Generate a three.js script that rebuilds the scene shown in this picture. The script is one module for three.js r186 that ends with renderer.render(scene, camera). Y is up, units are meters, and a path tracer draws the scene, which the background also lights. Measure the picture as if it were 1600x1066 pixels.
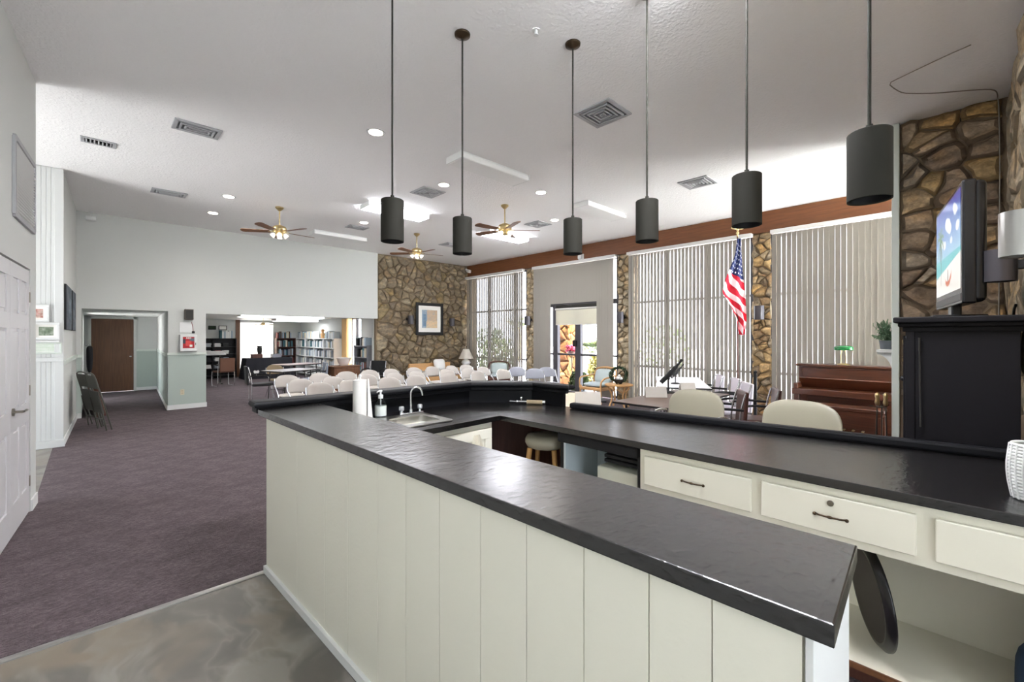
import * as THREE from 'three';
import { RoundedBoxGeometry } from 'three/addons/geometries/RoundedBoxGeometry.js';
import { mergeGeometries, mergeVertices } from 'three/addons/utils/BufferGeometryUtils.js';
import { RectAreaLightUniformsLib } from 'three/addons/lights/RectAreaLightUniformsLib.js';
import { Sky } from 'three/addons/objects/Sky.js';

// ---------- camera, sky, sun, exposure ----------
const scene = new THREE.Scene();
const renderer = new THREE.WebGLRenderer({ antialias: true });
renderer.toneMapping = THREE.LinearToneMapping;
renderer.toneMappingExposure = 7.4;
renderer.shadowMap.enabled = true;
RectAreaLightUniformsLib.init();
const EYE = 1.56, FOCAL = 680, YAW = Math.atan(660 / 680);
const camera = new THREE.PerspectiveCamera(2 * Math.atan(533 / FOCAL) * 180 / Math.PI, 1600 / 1066, 0.05, 300);
camera.position.set(0, EYE, 0);
camera.lookAt(Math.sin(YAW), EYE, -Math.cos(YAW));
camera.setViewOffset(1600, 1066, 0, 8, 1600, 1066);   // rising front: the horizon lies a little above the middle
scene.add(camera);
scene.background = new THREE.Color().setRGB(2.6, 2.7, 2.9);   // bright hazy daylight
const sun = new THREE.DirectionalLight(0xfffaf3, 24);
sun.position.set(-5, 42, 4); sun.target.position.set(4, 0, -5);
sun.castShadow = true; sun.shadow.mapSize.set(2048, 2048);
Object.assign(sun.shadow.camera, { left: -25, right: 25, top: 25, bottom: -25, near: 1, far: 120 });
scene.add(sun, sun.target);
const DOWN = 1.0, PANEL = 3.5;   // strength of the recessed lights and of the ceiling panels

// ---------- numbers, noise, textures ----------
let seed = 7;
const rnd = () => { seed = (seed * 1664525 + 1013904223) >>> 0; return seed / 4294967296; };
const rr = (a, b) => a + (b - a) * rnd();
const V = (x, y, z) => new THREE.Vector3(x, y, z);
const hash = (x, y, s) => { let h = (x * 374761393 + y * 668265263 + s * 974634777) | 0; h = Math.imul(h ^ (h >>> 13), 1274126177); return ((h ^ (h >>> 16)) >>> 0) / 4294967296; };
function vnoise(x, y, px, py, s) {               // periodic value noise
  const x0 = Math.floor(x), y0 = Math.floor(y), f = x - x0, g = y - y0, u = f * f * (3 - 2 * f), v = g * g * (3 - 2 * g);
  const w = (a, n) => ((a % n) + n) % n, a0 = w(x0, px), a1 = w(x0 + 1, px), b0 = w(y0, py), b1 = w(y0 + 1, py);
  const p = hash(a0, b0, s), q = hash(a1, b0, s), r = hash(a0, b1, s), t = hash(a1, b1, s);
  return p + (q - p) * u + (r - p) * v + (p - q - r + t) * u * v;
}
function fbm(u, v, nx, ny, s, o = 4) { let a = 0, k = .5, t = 0; for (let i = 0; i < o; i++) { a += k * vnoise(u * nx, v * ny, nx, ny, s + i); t += k; k *= .5; nx *= 2; ny *= 2; } return a / t; }
function tex(n, metres, fn, colour = true) {
  const d = new Uint8Array(n * n * 4);
  for (let j = 0; j < n; j++) for (let i = 0; i < n; i++) {
    const c = fn(i / n, j / n), o = (j * n + i) * 4, a = Array.isArray(c) ? c : [c, c, c];
    for (let k = 0; k < 3; k++) d[o + k] = Math.max(0, Math.min(255, Math.round(a[k] * 255)));
    d[o + 3] = 255;
  }
  const t = new THREE.DataTexture(d, n, n);
  t.wrapS = t.wrapT = THREE.RepeatWrapping; t.magFilter = THREE.LinearFilter; t.minFilter = THREE.LinearMipmapLinearFilter; t.generateMipmaps = true;
  t.repeat.set(1 / metres, 1 / metres); if (colour) t.colorSpace = THREE.SRGBColorSpace; t.needsUpdate = true;
  return t;
}
function canvasTex(w, h, draw) {
  const c = document.createElement('canvas'); c.width = w; c.height = h; draw(c.getContext('2d'), w, h);
  const t = new THREE.CanvasTexture(c); t.colorSpace = THREE.SRGBColorSpace; return t;
}
const mix = (a, b, t) => a.map((x, i) => x + (b[i] - x) * t);
const carpetMap = tex(512, .7, (u, v) => { const n = .35 * hash(u * 512 | 0, v * 512 | 0, 3) + .65 * fbm(u, v, 42, 70, 4, 2), m = fbm(u, v, 6, 6, 9, 3); return mix([.36, .325, .335], [.92, .87, .885], (n - .5) * .75 + .5 + (m - .5) * .3); });
const carpetBump = tex(256, .35, (u, v) => fbm(u, v, 64, 64, 12, 2), false);
const popcorn = tex(512, .9, (u, v) => Math.pow(fbm(u, v, 48, 48, 21, 3), 1.6), false);
const slateBump = tex(1024, .6, (u, v) => {
  const a = fbm(u + .05 * fbm(u, v, 4, 4, 41, 2), v, 7, 12, 31, 4), b = fbm(u, v, 10, 18, 35, 3);
  return .65 * (1 - Math.abs(2 * a - 1)) + .35 * Math.pow(1 - Math.abs(2 * b - 1), 3);
}, false);
const vinylMap = tex(1024, 1.9, (u, v) => {
  const wx = fbm(u, v, 4, 4, 51, 3), wy = fbm(u, v, 4, 4, 55, 3);
  const a = fbm(u + .28 * wx, v + .28 * wy, 9, 4, 57, 5), b = fbm(u + .3 * wy, v - .2 * wx, 7, 4, 61, 5);
  const vein = Math.pow(1 - Math.abs(2 * fbm(u + .22 * wy, v + .2 * wx, 8, 4, 64, 4) - 1), 10);
  const st = Math.min(1, Math.max(0, (a - .42) * 7)); let c = mix([.42, .405, .38], [.66, .645, .615], st * .55 + a * .45); c = mix(c, [.56, .515, .455], Math.min(1, Math.max(0, b - .48) * 4));
  return mix(c, [.72, .71, .67], vein * .5 * b * 1.6);
});
const woodMap = tex(512, 1, (u, v) => { const g = fbm(u + .02 * fbm(u, v, 3, 3, 72, 2), v, 60, 3, 71, 3), f = fbm(u, v, 120, 6, 75, 2); const k = .70 + .22 * g + .10 * f; return [k, k * .985, k * .96]; });
const woodMapH = woodMap.clone(); woodMapH.rotation = Math.PI / 2; woodMapH.needsUpdate = true;
const stoneMap = tex(512, .55, (u, v) => { const w = fbm(u, v, 4, 4, 80, 3), a = fbm(u + .3 * w, v + .2 * w, 5, 9, 81, 5), b = fbm(u, v, 30, 30, 85, 3), c = fbm(u + .2 * w, v, 3, 3, 88, 3); const k = .52 + .62 * (a - .25) + .22 * (b - .5) + .1; return mix([k, k * .985, k * .95], [k * 1.04, k * .95, k * .80], Math.max(0, Math.min(1, (c - .4) * 3))); });
const stoneBump = tex(512, .5, (u, v) => { const w = fbm(u, v, 4, 4, 90, 3); return fbm(u + .3 * w, v + .3 * w, 6, 12, 91, 5); }, false);
const weaveBump = tex(128, .05, (u, v) => .5 + .25 * Math.sin(u * Math.PI * 32) + .25 * Math.sin(v * Math.PI * 32), false);
const paintBump = tex(256, .5, (u, v) => fbm(u, v, 40, 40, 95, 3), false);

// ---------- materials ----------
function M(hex, rough = .6, o = {}) { const { uv, ...q } = o; const m = new THREE.MeshPhysicalMaterial({ color: hex, roughness: rough, ...q }); m.userData.uv = uv; return m; }
const mat = {
  carpet: M(0x8f8689, 1, { map: carpetMap, bumpMap: carpetBump, bumpScale: .006, sheen: .2, sheenRoughness: .8 }),
  ceiling: M(0xf5f4f3, .95, { bumpMap: popcorn, bumpScale: .004 }),
  wall: M(0xcfd1cd, .85, { bumpMap: paintBump, bumpScale: .0008 }),
  wainscot: M(0xb4c0b8, .8),
  white: M(0xe2e3e1, .5), bead: M(0xd2d4d2, .5), doorWhite: M(0xd2d1d2, .4), trimGreen: M(0xd5ddd4, .5),
  cream: M(0xe6e3d4, .55, { bumpMap: paintBump, bumpScale: .0005 }), creamDrawer: M(0xe6e2d1, .5),
  laminate: M(0x121011, .27, { bumpMap: slateBump, bumpScale: .0022, ior: 1.6, clearcoat: .35, clearcoatRoughness: .2 }),
  blackPaint: M(0x101115, .5, { specularIntensity: .5 }), blackGloss: M(0x101013, .25), blackCab: M(0x0d0b10, .6, { specularIntensity: .5 }), darkMetal: M(0x33322e, .45, { metalness: .3 }),
  pendant: M(0x292823, .75, { specularIntensity: .3 }), black: M(0x0d0d0f, .6), rubber: M(0x19191b, .8),
  vinyl: M(0xdad8d6, .34, { map: vinylMap }),
  brown: M(0x824e28, .55, { map: woodMapH }), piano: M(0x5e3420, .3, { map: woodMapH, clearcoat: .4, clearcoatRoughness: .25 }), doorWood: M(0x7a5236, .5, { map: woodMap }),
  oak: M(0xc79a5c, .5, { map: woodMap }), darkWood: M(0x694237, .5, { map: woodMap }), midWood: M(0x7d5334, .5, { map: woodMap }), rattan: M(0xcfa06a, .5),
  tableBrown: M(0x7e685c, .35, { map: woodMap }), tableCream: M(0xe4d9c4, .35), tableWhite: M(0xf0eef2, .4),
  mortar: M(0x7d6c56, 1, { bumpMap: stoneBump, bumpScale: .01 }),
  slat: M(0x9d988e, .7, { transmission: .03, thickness: 0, side: THREE.DoubleSide }), slatFlat: M(0x98938a, .75), rail: M(0xcfcdc9, .5),
  frameDark: M(0x4b4a50, .5, { metalness: .3 }), chrome: M(0xd9dadc, .18, { metalness: 1 }), steel: M(0xb9b8b4, .28, { metalness: 1 }), nickel: M(0x8d877c, .3, { metalness: 1 }),
  brass: M(0xd2bd8c, .3, { metalness: 1 }), bronze: M(0x4a3c2c, .4, { metalness: .8 }),
  fabric: M(0xb6b0a9, .9, { bumpMap: weaveBump, bumpScale: .0008 }), fabricGrey: M(0x9c9ea7, .85, { bumpMap: weaveBump, bumpScale: .0008 }), stoolVinyl: M(0x9b9684, .45),
  leather: M(0x4a2b24, .35), greyPlastic: M(0x8f8f94, .5), tan: M(0x9b8a6e, .8),
  glass: M(0xf2f6f6, .03, { transmission: 1, thickness: 0, ior: 1.45 }), tinted: M(0x98999b, .03, { transmission: 1, thickness: 0, ior: 1.45 }), entryGlass: M(0x959799, .03, { transmission: 1, thickness: 0, ior: 1.45 }), solar: M(0x85888b, .03, { transmission: 1, thickness: 0, ior: 1.45 }), knob: M(0xd4d8dc, .15, { metalness: .5 }), clear: M(0xf4f8f8, .05, { transmission: 1, thickness: .003, ior: 1.4 }),
  lampOff: M(0xefefed, .45), cloth: M(0xf3f2f0, .85), clothBlack: M(0x26262b, .9), paper: M(0xf1efe9, .8), card: M(0xc9c3ba, .8),
  ventMetal: M(0xa9aaac, .55), ventDark: M(0x2c2c2e, .8), frosted: M(0xfbf7ee, .5, { emissive: 0xfff2da, emissiveIntensity: .15 }),
  concrete: M(0xcfcfd0, .9), leaf: M(0x44591f, .7, { transmission: .3, thickness: 0, side: THREE.DoubleSide }), leafDark: M(0x33472c, .7, { side: THREE.DoubleSide }), leafYellow: M(0x77702a, .7, { transmission: .3, thickness: 0, side: THREE.DoubleSide }),
};
const stoneTones = (list) => list.map((h) => M(h, .85, { map: stoneMap, bumpMap: stoneBump, bumpScale: .012 }));
const stoneFar = stoneTones([0xbdae94, 0xb1a288, 0xa4937a, 0xb4a58e, 0xa89984, 0x9a8a72, 0xbeb19a, 0xa29380, 0xae9c78]);
const stoneNear = stoneTones([0xe0bf8c, 0xc8aa88, 0xd4bea4, 0xb8a28a, 0xe6c690, 0xc6b8a6, 0xdcc29c, 0xa8937e]);
const stoneWarm = stoneTones([0xd8c8ae, 0xccba9e, 0xdcceb8, 0xc2ac8a, 0xdacdb4]);
const stonePier = stoneTones([0xe2c090, 0xd0b08a, 0xdcc6a4, 0xbca488, 0xecca96, 0xc6b6a0]);
const stoneOut = stoneTones([0xb88448, 0xa06a36, 0xc09c6a, 0x8c5a2c, 0xb08a58]);

// ---------- geometry helpers ----------
const box = (w, h, d, x = 0, y = 0, z = 0) => new THREE.BoxGeometry(w, h, d).translate(x, y, z);
const span = (x0, x1, y0, y1, z0, z1) => box(Math.abs(x1 - x0), Math.abs(y1 - y0), Math.abs(z1 - z0), (x0 + x1) / 2, (y0 + y1) / 2, (z0 + z1) / 2);
const rbox = (w, h, d, x = 0, y = 0, z = 0, r = .01, s = 2) => new RoundedBoxGeometry(w, h, d, s, Math.min(r, w / 2.01, h / 2.01, d / 2.01)).translate(x, y, z);
const rspan = (x0, x1, y0, y1, z0, z1, r = .008) => rbox(x1 - x0, y1 - y0, z1 - z0, (x0 + x1) / 2, (y0 + y1) / 2, (z0 + z1) / 2, r);
const cyl = (r0, r1, h, x = 0, y = 0, z = 0, n = 20, open = false) => new THREE.CylinderGeometry(r0, r1, h, n, 1, open).translate(x, y, z);
const ball = (r, x = 0, y = 0, z = 0, sx = 1, sy = 1, sz = 1, n = 14) => new THREE.SphereGeometry(r, n, Math.round(n * .7)).scale(sx, sy, sz).translate(x, y, z);
const lathe = (pts, n = 24) => new THREE.LatheGeometry(pts.map(([x, y]) => new THREE.Vector2(x, y)), n);
function rod(a, b, r, r2 = r, n = 8) { const A = V(...a), B = V(...b), d = B.clone().sub(A), g = new THREE.CylinderGeometry(r2, r, d.length(), n); g.applyQuaternion(new THREE.Quaternion().setFromUnitVectors(V(0, 1, 0), d.clone().normalize())); return g.translate((a[0] + b[0]) / 2, (a[1] + b[1]) / 2, (a[2] + b[2]) / 2); }
const tube = (pts, r, seg = 24, n = 7) => new THREE.TubeGeometry(new THREE.CatmullRomCurve3(pts.map((p) => V(...p)), false, 'catmullrom', .35), seg, r, n);
function prism(pts, y0, y1, bevel = 0) {        // polygon in (x, z) raised from y0 to y1
  const s = new THREE.Shape(pts.map(([x, z]) => new THREE.Vector2(x, -z)));
  const g = new THREE.ExtrudeGeometry(s, { depth: y1 - y0 - 2 * bevel, bevelEnabled: bevel > 0, bevelSize: bevel, bevelThickness: bevel, bevelSegments: 2, bevelOffset: -bevel });
  return g.rotateX(-Math.PI / 2).translate(0, y0 + bevel, 0);
}
function pad(a, bt, bb, t, bend = 0, n = 32, rings = 6, ex = .75, exb = .45) {   // cushion in the xy plane: half width a, rise bt, drop bb, half thickness t
  const pos = [], idx = [], pw = (c, e) => Math.sign(c) * Math.pow(Math.abs(c), e);
  for (const side of [1, -1]) for (let i = 0; i <= rings; i++) for (let j = 0; j < n; j++) {
    const r = Math.sin((i / rings) * Math.PI / 2), th = (j / n) * 2 * Math.PI, s = Math.sin(th), e = s >= 0 ? ex : exb;
    const x = a * r * pw(Math.cos(th), e), y = r * pw(s, e) * (s >= 0 ? bt : bb);
    pos.push(x, y, side * t * Math.sqrt(Math.max(0, 1 - Math.pow(r, 4))) + bend * x * x);
  }
  const per = (rings + 1) * n;
  for (let k = 0; k < 2; k++) for (let i = 0; i < rings; i++) for (let j = 0; j < n; j++) {
    const p = k * per + i * n + j, q = k * per + i * n + (j + 1) % n, u = p + n, v = q + n;
    k === 0 ? idx.push(p, u, v, p, v, q) : idx.push(p, v, u, p, q, v);
  }
  let g = new THREE.BufferGeometry(); g.setAttribute('position', new THREE.Float32BufferAttribute(pos, 3)); g.setIndex(idx);
  g = mergeVertices(g, 1e-5); g.computeVertexNormals(); g.setAttribute('uv', new THREE.Float32BufferAttribute(new Float32Array(g.attributes.position.count * 2), 2));
  return g;
}
function metreUV(g) {
  const p = g.attributes.position, n = g.attributes.normal, uv = new Float32Array(p.count * 2);
  for (let i = 0; i < p.count; i++) {
    const ax = Math.abs(n.getX(i)), ay = Math.abs(n.getY(i)), az = Math.abs(n.getZ(i)), x = p.getX(i), y = p.getY(i), z = p.getZ(i);
    if (ay >= ax && ay >= az) { uv[2 * i] = x; uv[2 * i + 1] = z; } else if (ax >= az) { uv[2 * i] = z; uv[2 * i + 1] = y; } else { uv[2 * i] = x; uv[2 * i + 1] = y; }
  }
  g.setAttribute('uv', new THREE.Float32BufferAttribute(uv, 2));
}
function join(geos) {
  if (!Array.isArray(geos)) geos = [geos];
  const list = geos.map((g) => { const q = g.index ? g.toNonIndexed() : g; for (const k of Object.keys(q.attributes)) if (!['position', 'normal', 'uv'].includes(k)) q.deleteAttribute(k); if (!q.attributes.normal) q.computeVertexNormals(); return q; });
  return list.length > 1 ? mergeGeometries(list) : list[0];
}
const used = new Map();
const numbered = (n) => { const k = used.get(n) ?? 0; used.set(n, k + 1); return k ? n + '_' + String(k).padStart(3, '0') : n; };
function mesh(name, geos, m, parent = scene) {
  const g = join(geos); if (m.userData.uv !== 'keep') metreUV(g);
  const o = new THREE.Mesh(g, m); o.castShadow = o.receiveShadow = true; o.name = parent === scene ? numbered(name) : name; parent.add(o); return o;
}
function tag(o, label, category, group) { o.userData.label = label; o.userData.category = category; if (group) o.userData.group = group; return o; }
function thing(name, label, category, [x, y, z] = [0, 0, 0], turn = 0, group) { const o = new THREE.Group(); o.name = numbered(name); o.position.set(x, y, z); o.rotation.y = turn; scene.add(o); return tag(o, label, category, group); }
function struct(name, geos, m) { const o = mesh(name, geos, m); o.name = name; o.userData.kind = 'structure'; return o; }
function dup(src, label, [x, y, z], turn = 0, group) { const o = src.clone(); o.name = numbered(src.name.replace(/_\d{3}$/, '')); o.userData = { ...src.userData }; tag(o, label, src.userData.category, group ?? src.userData.group); o.position.set(x, y, z); o.rotation.y = turn; scene.add(o); return o; }
const ord = ['first', 'second', 'third', 'fourth', 'fifth', 'sixth', 'seventh', 'eighth', 'ninth', 'tenth', 'eleventh', 'twelfth', 'thirteenth', 'fourteenth', 'fifteenth', 'sixteenth', 'seventeenth', 'eighteenth', 'nineteenth', 'twentieth'];

// Irregular stones laid on a rectangle (u0..u1, v0..v1); place(u, v, proud) gives the point; each stone is one mesh under parent
function stones(parent, u0, u1, v0, v1, size, depth, place, mats, aspect = 1.25, name = 'stone') {
  const seeds = [], nu = Math.max(1, Math.round((u1 - u0) / (size * aspect))), nv = Math.max(1, Math.round((v1 - v0) / size));
  for (let j = 0; j < nv; j++) for (let i = 0; i < nu; i++) {
    if (rnd() < .14 && nu > 2) continue;
    seeds.push([u0 + (i + .5 + rr(-.46, .46) + (nu > 1 ? .25 * (j % 2 ? 1 : -1) : 0)) * (u1 - u0) / nu, v0 + (j + .5 + rr(-.46, .46)) * (v1 - v0) / nv]);
    if (rnd() < .18) seeds.push([seeds.at(-1)[0] + rr(-.4, .4) * size, seeds.at(-1)[1] + rr(-.5, .5) * size]);
  }
  for (const s of seeds) {
    let poly = [[u0, v0], [u1, v0], [u1, v1], [u0, v1]];
    for (const t of seeds) {
      if (t === s || Math.hypot(t[0] - s[0], t[1] - s[1]) > size * 5) continue;
      const mx = (s[0] + t[0]) / 2, my = (s[1] + t[1]) / 2, nx = t[0] - s[0], ny = t[1] - s[1], out = [];
      for (let k = 0; k < poly.length; k++) {
        const a = poly[k], b = poly[(k + 1) % poly.length], da = (a[0] - mx) * nx + (a[1] - my) * ny, db = (b[0] - mx) * nx + (b[1] - my) * ny;
        if (da <= 0) out.push(a);
        if ((da < 0) !== (db < 0) && da !== db) { const q = da / (da - db); out.push([a[0] + (b[0] - a[0]) * q, a[1] + (b[1] - a[1]) * q]); }
      }
      poly = out; if (poly.length < 3) break;
    }
    if (poly.length < 3) continue;
    let cx = 0, cy = 0; for (const p of poly) { cx += p[0] / poly.length; cy += p[1] / poly.length; }
    let rad = 0; for (const p of poly) rad = Math.max(rad, Math.hypot(p[0] - cx, p[1] - cy));
    if (rad < .03) continue;
    const pts = []; poly.forEach((p, k) => { const q = poly[(k + 1) % poly.length], l = Math.hypot(q[0] - p[0], q[1] - p[1]); if (l > .015) { pts.push([p[0] + (cx - p[0]) * .035, p[1] + (cy - p[1]) * .035]); if (l > .07) { const f = rr(.3, .7), e = Math.min(.03, l * .13); pts.push([p[0] + (q[0] - p[0]) * f + rr(-e, e), p[1] + (q[1] - p[1]) * f + rr(-e, e)]); } } });
    if (pts.length < 3) continue;
    const sh = Math.max(.6, 1 - .005 / rad), d = depth * rr(.45, 1), tx = rr(-.5, .5) * depth / rad, ty = rr(-.5, .5) * depth / rad, tri = [];
    const ring = (k, f) => pts.map((p) => place(cx + (p[0] - cx) * k, cy + (p[1] - cy) * k, f + (f > 0 ? tx * (p[0] - cx) * k + ty * (p[1] - cy) * k : 0)));
    const A = ring(sh, -.005), B = ring(sh * .985, d * .55), C = ring(sh * .72, d * rr(.92, 1.05)), top = place(cx, cy, d * rr(.95, 1.15)), n = pts.length;
    for (let k = 0; k < n; k++) { const m = (k + 1) % n; tri.push(A[k], A[m], B[m], A[k], B[m], B[k], B[k], B[m], C[m], B[k], C[m], C[k], C[k], C[m], top); }
    let g = new THREE.BufferGeometry().setFromPoints(tri); g = mergeVertices(g, 1e-4); g.computeVertexNormals();
    const shift = [rr(0, 9), rr(0, 9)], o = mesh(name, g, mats[Math.floor(rnd() * mats.length)], parent), uv = o.geometry.attributes.uv;
    for (let k = 0; k < uv.count; k++) uv.setXY(k, uv.getX(k) + shift[0], uv.getY(k) + shift[1]);
  }
}

// ---------- the setting ----------
const CEIL = 3.92, ZF = -11.58, XW = 9.27, LIBZ = -19.1, LIBX = 6.3, LIBC = 2.17;
const floor = struct('floor', [span(-.37, 9.5, -.12, 0, -19.4, -5.95), span(-1.2, -.37, -.12, 0, -19.4, -8.83), span(-.85, 9.5, -.12, 0, -5.95, -3.2), span(.86, 9.5, -.12, 0, -3.2, .6), span(6.6, 9.6, -.12, 0, .6, 2.9)], mat.carpet);
mesh('vinyl_sheet', [span(-1.3, .86, -.12, -.002, -3.2, 2.7), span(.86, 2.6, -.12, -.002, .6, 2.7)], mat.vinyl, floor);
mesh('vinyl_sheet', span(-3.4, -.37, -.12, -.002, -8.83, -5.95), mat.vinyl, floor);
struct('trim_1', [new THREE.CylinderGeometry(.02, .02, 1.75, 12, 1, false, 0, Math.PI).rotateY(0).rotateZ(Math.PI / 2).scale(1, .5, 1).translate(0, 0, -3.2), span(-.875, .86, -.01, .004, -3.222, -3.178)], mat.steel);
const VENTS = [[3.9, -2.64, .44, .44], [3.98, -6.08, .42, .42], [4.16, -9.11, .42, .3], [6.78, -6.2, .42, .42], [6.67, -9.17, .42, .42], [6.7, -2.81, .44, .44], [.88, -6.05, .44, .3], [.94, -9.07, .46, .28], [.08, -7.3, .32, .2]];
const ceilShape = new THREE.Shape([[-4.7, -11.85], [10.5, -11.85], [10.5, 3.9], [-4.7, 3.9]].map(([x, z]) => new THREE.Vector2(x, -z)));
for (const [x, z, w, d] of VENTS) { const a = w / 2 - .03, b = d / 2 - .03; ceilShape.holes.push(new THREE.Path([[-a, -b], [a, -b], [a, b], [-a, b]].map(([p, q]) => new THREE.Vector2(x + p, -(z + q))))); }   // duct openings
const ceiling = struct('ceiling', [new THREE.ExtrudeGeometry(ceilShape, { depth: .25, bevelEnabled: false }).rotateX(-Math.PI / 2).translate(0, CEIL, 0)], mat.ceiling);
mesh('library_ceiling', span(1.6, 6.6, LIBC, LIBC + .2, -19.4, -11.74), mat.white, ceiling);
mesh('hall_ceiling', span(-1.7, 1.6, 2.1, 2.3, -16.7, -11.74), mat.wall, ceiling);

// near left wall with the double doors; its local z runs back towards the camera
const wl = new THREE.Group(); wl.name = 'wall_left'; wl.userData.kind = 'structure'; wl.position.set(-.36, 0, -6); wl.rotation.y = Math.atan2(-.0708, 1); scene.add(wl);
mesh('plaster', [span(-.12, 0, 0, CEIL, 0, .25), span(-.12, 0, 2.15, CEIL, .25, 1.71), span(-.12, 0, 0, CEIL, 1.71, 10.5), span(-.12, -.08, 0, 2.15, .25, 1.71)], mat.wall, wl);
mesh('baseboard', [span(0, .012, 0, .1, -.012, .24), span(0, .012, 0, .1, 1.72, 10)], mat.white, wl);
const dl = new THREE.Group(); dl.name = 'door_1'; dl.userData.kind = 'structure'; dl.position.copy(wl.position); dl.rotation.copy(wl.rotation); scene.add(dl);
function sixPanel(z0, z1, side) {
  const w = z1 - z0, st = .1, mid = .09, cols = [[z0 + st, z0 + w / 2 - mid / 2], [z0 + w / 2 + mid / 2, z1 - st]], rows = [[.24, .82], [.98, 1.62], [1.74, 2.02]];
  const leafG = [span(-.04, -.016, .01, 2.135, z0, z1)], face = (y0, y1, a, b) => leafG.push(rspan(-.02, -.004, y0, y1, a, b, .003));
  face(.01, .24, z0, z1); face(.82, .98, z0, z1); face(1.62, 1.74, z0, z1); face(2.02, 2.135, z0, z1);
  for (const [y0, y1] of rows) { face(y0, y1, z0, z0 + st); face(y0, y1, z0 + w / 2 - mid / 2, z0 + w / 2 + mid / 2); face(y0, y1, z1 - st, z1); }
  const leaf = mesh('door_leaf', leafG, mat.doorWhite, dl);
  for (const [y0, y1] of rows) for (const [a, b] of cols) mesh('panel', rbox(.012, y1 - y0 - .05, b - a - .04, -.013, (y0 + y1) / 2, (a + b) / 2, .006), mat.doorWhite, leaf);
  for (const y of [.28, 1.08, 1.9]) mesh('hinge', [span(-.012, .004, y - .045, y + .045, side < 0 ? z0 - .012 : z1 - .01, side < 0 ? z0 + .01 : z1 + .012)], mat.nickel, leaf);
  return leaf;
}
const leafA = sixPanel(.27, .972, -1); sixPanel(.98, 1.69, 1);
mesh('door_handle', [cyl(.03, .03, .012, 0, 0, 0).rotateZ(Math.PI / 2).translate(.002, .97, .91), rod([0, .97, .91], [.055, .97, .91], .01), tube([[.055, .97, .91], [.06, .972, .86], [.058, .968, .8], [.052, .966, .775]], .009)], mat.nickel, leafA);

// entry recess on the left: panelled end wall, return wall, glazed entrance that lights it
const wb = struct('wall_entry', [span(-3.4, -.33, 0, CEIL, -9, -8.85)], mat.bead);
for (let x = -1.2; x < -.36; x += .048) mesh('board', rspan(x, x + .0465, .1, CEIL - .01, -8.85, -8.836, .004), mat.bead, wb);
mesh('corner_trim', rspan(-.355, -.262, 0, CEIL - .01, -8.86, -8.815, .006), mat.bead, wb);
mesh('baseboard', rspan(-3.3, -.25, 0, .1, -8.84, -8.8, .005), mat.bead, wb);
mesh('chair_rail', rspan(-1.3, -.262, 1.20, 1.26, -8.84, -8.8, .006), mat.bead, wb);
struct('wall_left_return', prism([[-.268, -8.86], [-.18, -11.6], [-.18, -11.74], [-.6, -11.74], [-.6, -8.86]], 0, CEIL), mat.wall);
struct('baseboard_left', prism([[-.255, -8.85], [-.165, -11.58], [-.185, -11.58], [-.275, -8.85]], 0, .1), mat.white);
struct('trim_3', prism([[-.25, -8.85], [-.155, -11.58], [-.19, -11.58], [-.28, -8.85]], 1.15, 1.21), mat.trimGreen);
struct('wall_entry_near', span(-3.4, -.46, 0, CEIL, -6.02, -5.9), mat.wall);
struct('wall_entry_outer', [span(-3.45, -3.3, 2.7, CEIL, -9, -5.9), span(-3.45, -3.3, 0, 2.7, -9, -8.7), span(-3.45, -3.3, 0, 2.7, -6.2, -5.9)], mat.wall);
function glazing(name, x0, x1, y0, y1, z0, z1, bars, rails, m = mat.frameDark, gm = mat.glass) {   // frame round a glazed opening; the thin axis is x or z
  const alongZ = Math.abs(z1 - z0) > Math.abs(x1 - x0), f = .06, g = [];
  const bar = (a, b, c, d) => g.push(alongZ ? rspan(x0, x1, c, d, a, b, .004) : rspan(a, b, c, d, z0, z1, .004));
  const a0 = alongZ ? z0 : x0, a1 = alongZ ? z1 : x1;
  bar(a0, a0 + f, y0, y1); bar(a1 - f, a1, y0, y1); bar(a0 + f, a1 - f, y0, y0 + f); bar(a0 + f, a1 - f, y1 - f, y1);
  const o = new THREE.Group(); o.name = name; o.userData.kind = 'structure'; scene.add(o);
  mesh('frame', g, m, o);
  for (const b of bars) mesh('mullion', alongZ ? rspan(x0, x1, y0 + f, y1 - f, b - .035, b + .035, .004) : rspan(b - .035, b + .035, y0 + f, y1 - f, z0, z1, .004), m, o);
  for (const r of rails) mesh('transom', alongZ ? rspan(x0 + .01, x1 - .01, r - .025, r + .025, a0 + f, a1 - f, .004) : rspan(a0 + f, a1 - f, r - .025, r + .025, z0 + .01, z1 - .01, .004), m, o);
  const cuts = [a0 + f, ...bars, a1 - f], ys = [y0 + f, ...rails, y1 - f];
  for (let i = 0; i + 1 < cuts.length; i++) for (let j = 0; j + 1 < ys.length; j++) {
    const c = (x0 + x1) / 2, d = (z0 + z1) / 2;
    mesh('pane', alongZ ? new THREE.PlaneGeometry(cuts[i + 1] - cuts[i], ys[j + 1] - ys[j]).rotateY(Math.PI / 2).translate(c, (ys[j] + ys[j + 1]) / 2, (cuts[i] + cuts[i + 1]) / 2) : new THREE.PlaneGeometry(cuts[i + 1] - cuts[i], ys[j + 1] - ys[j]).translate((cuts[i] + cuts[i + 1]) / 2, (ys[j] + ys[j + 1]) / 2, d), gm, o);
  }
  return o;
}
glazing('window_1', -3.42, -3.34, 0, 2.7, -8.7, -6.2, [-7.45], [1.0], mat.frameDark, mat.entryGlass);

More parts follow.
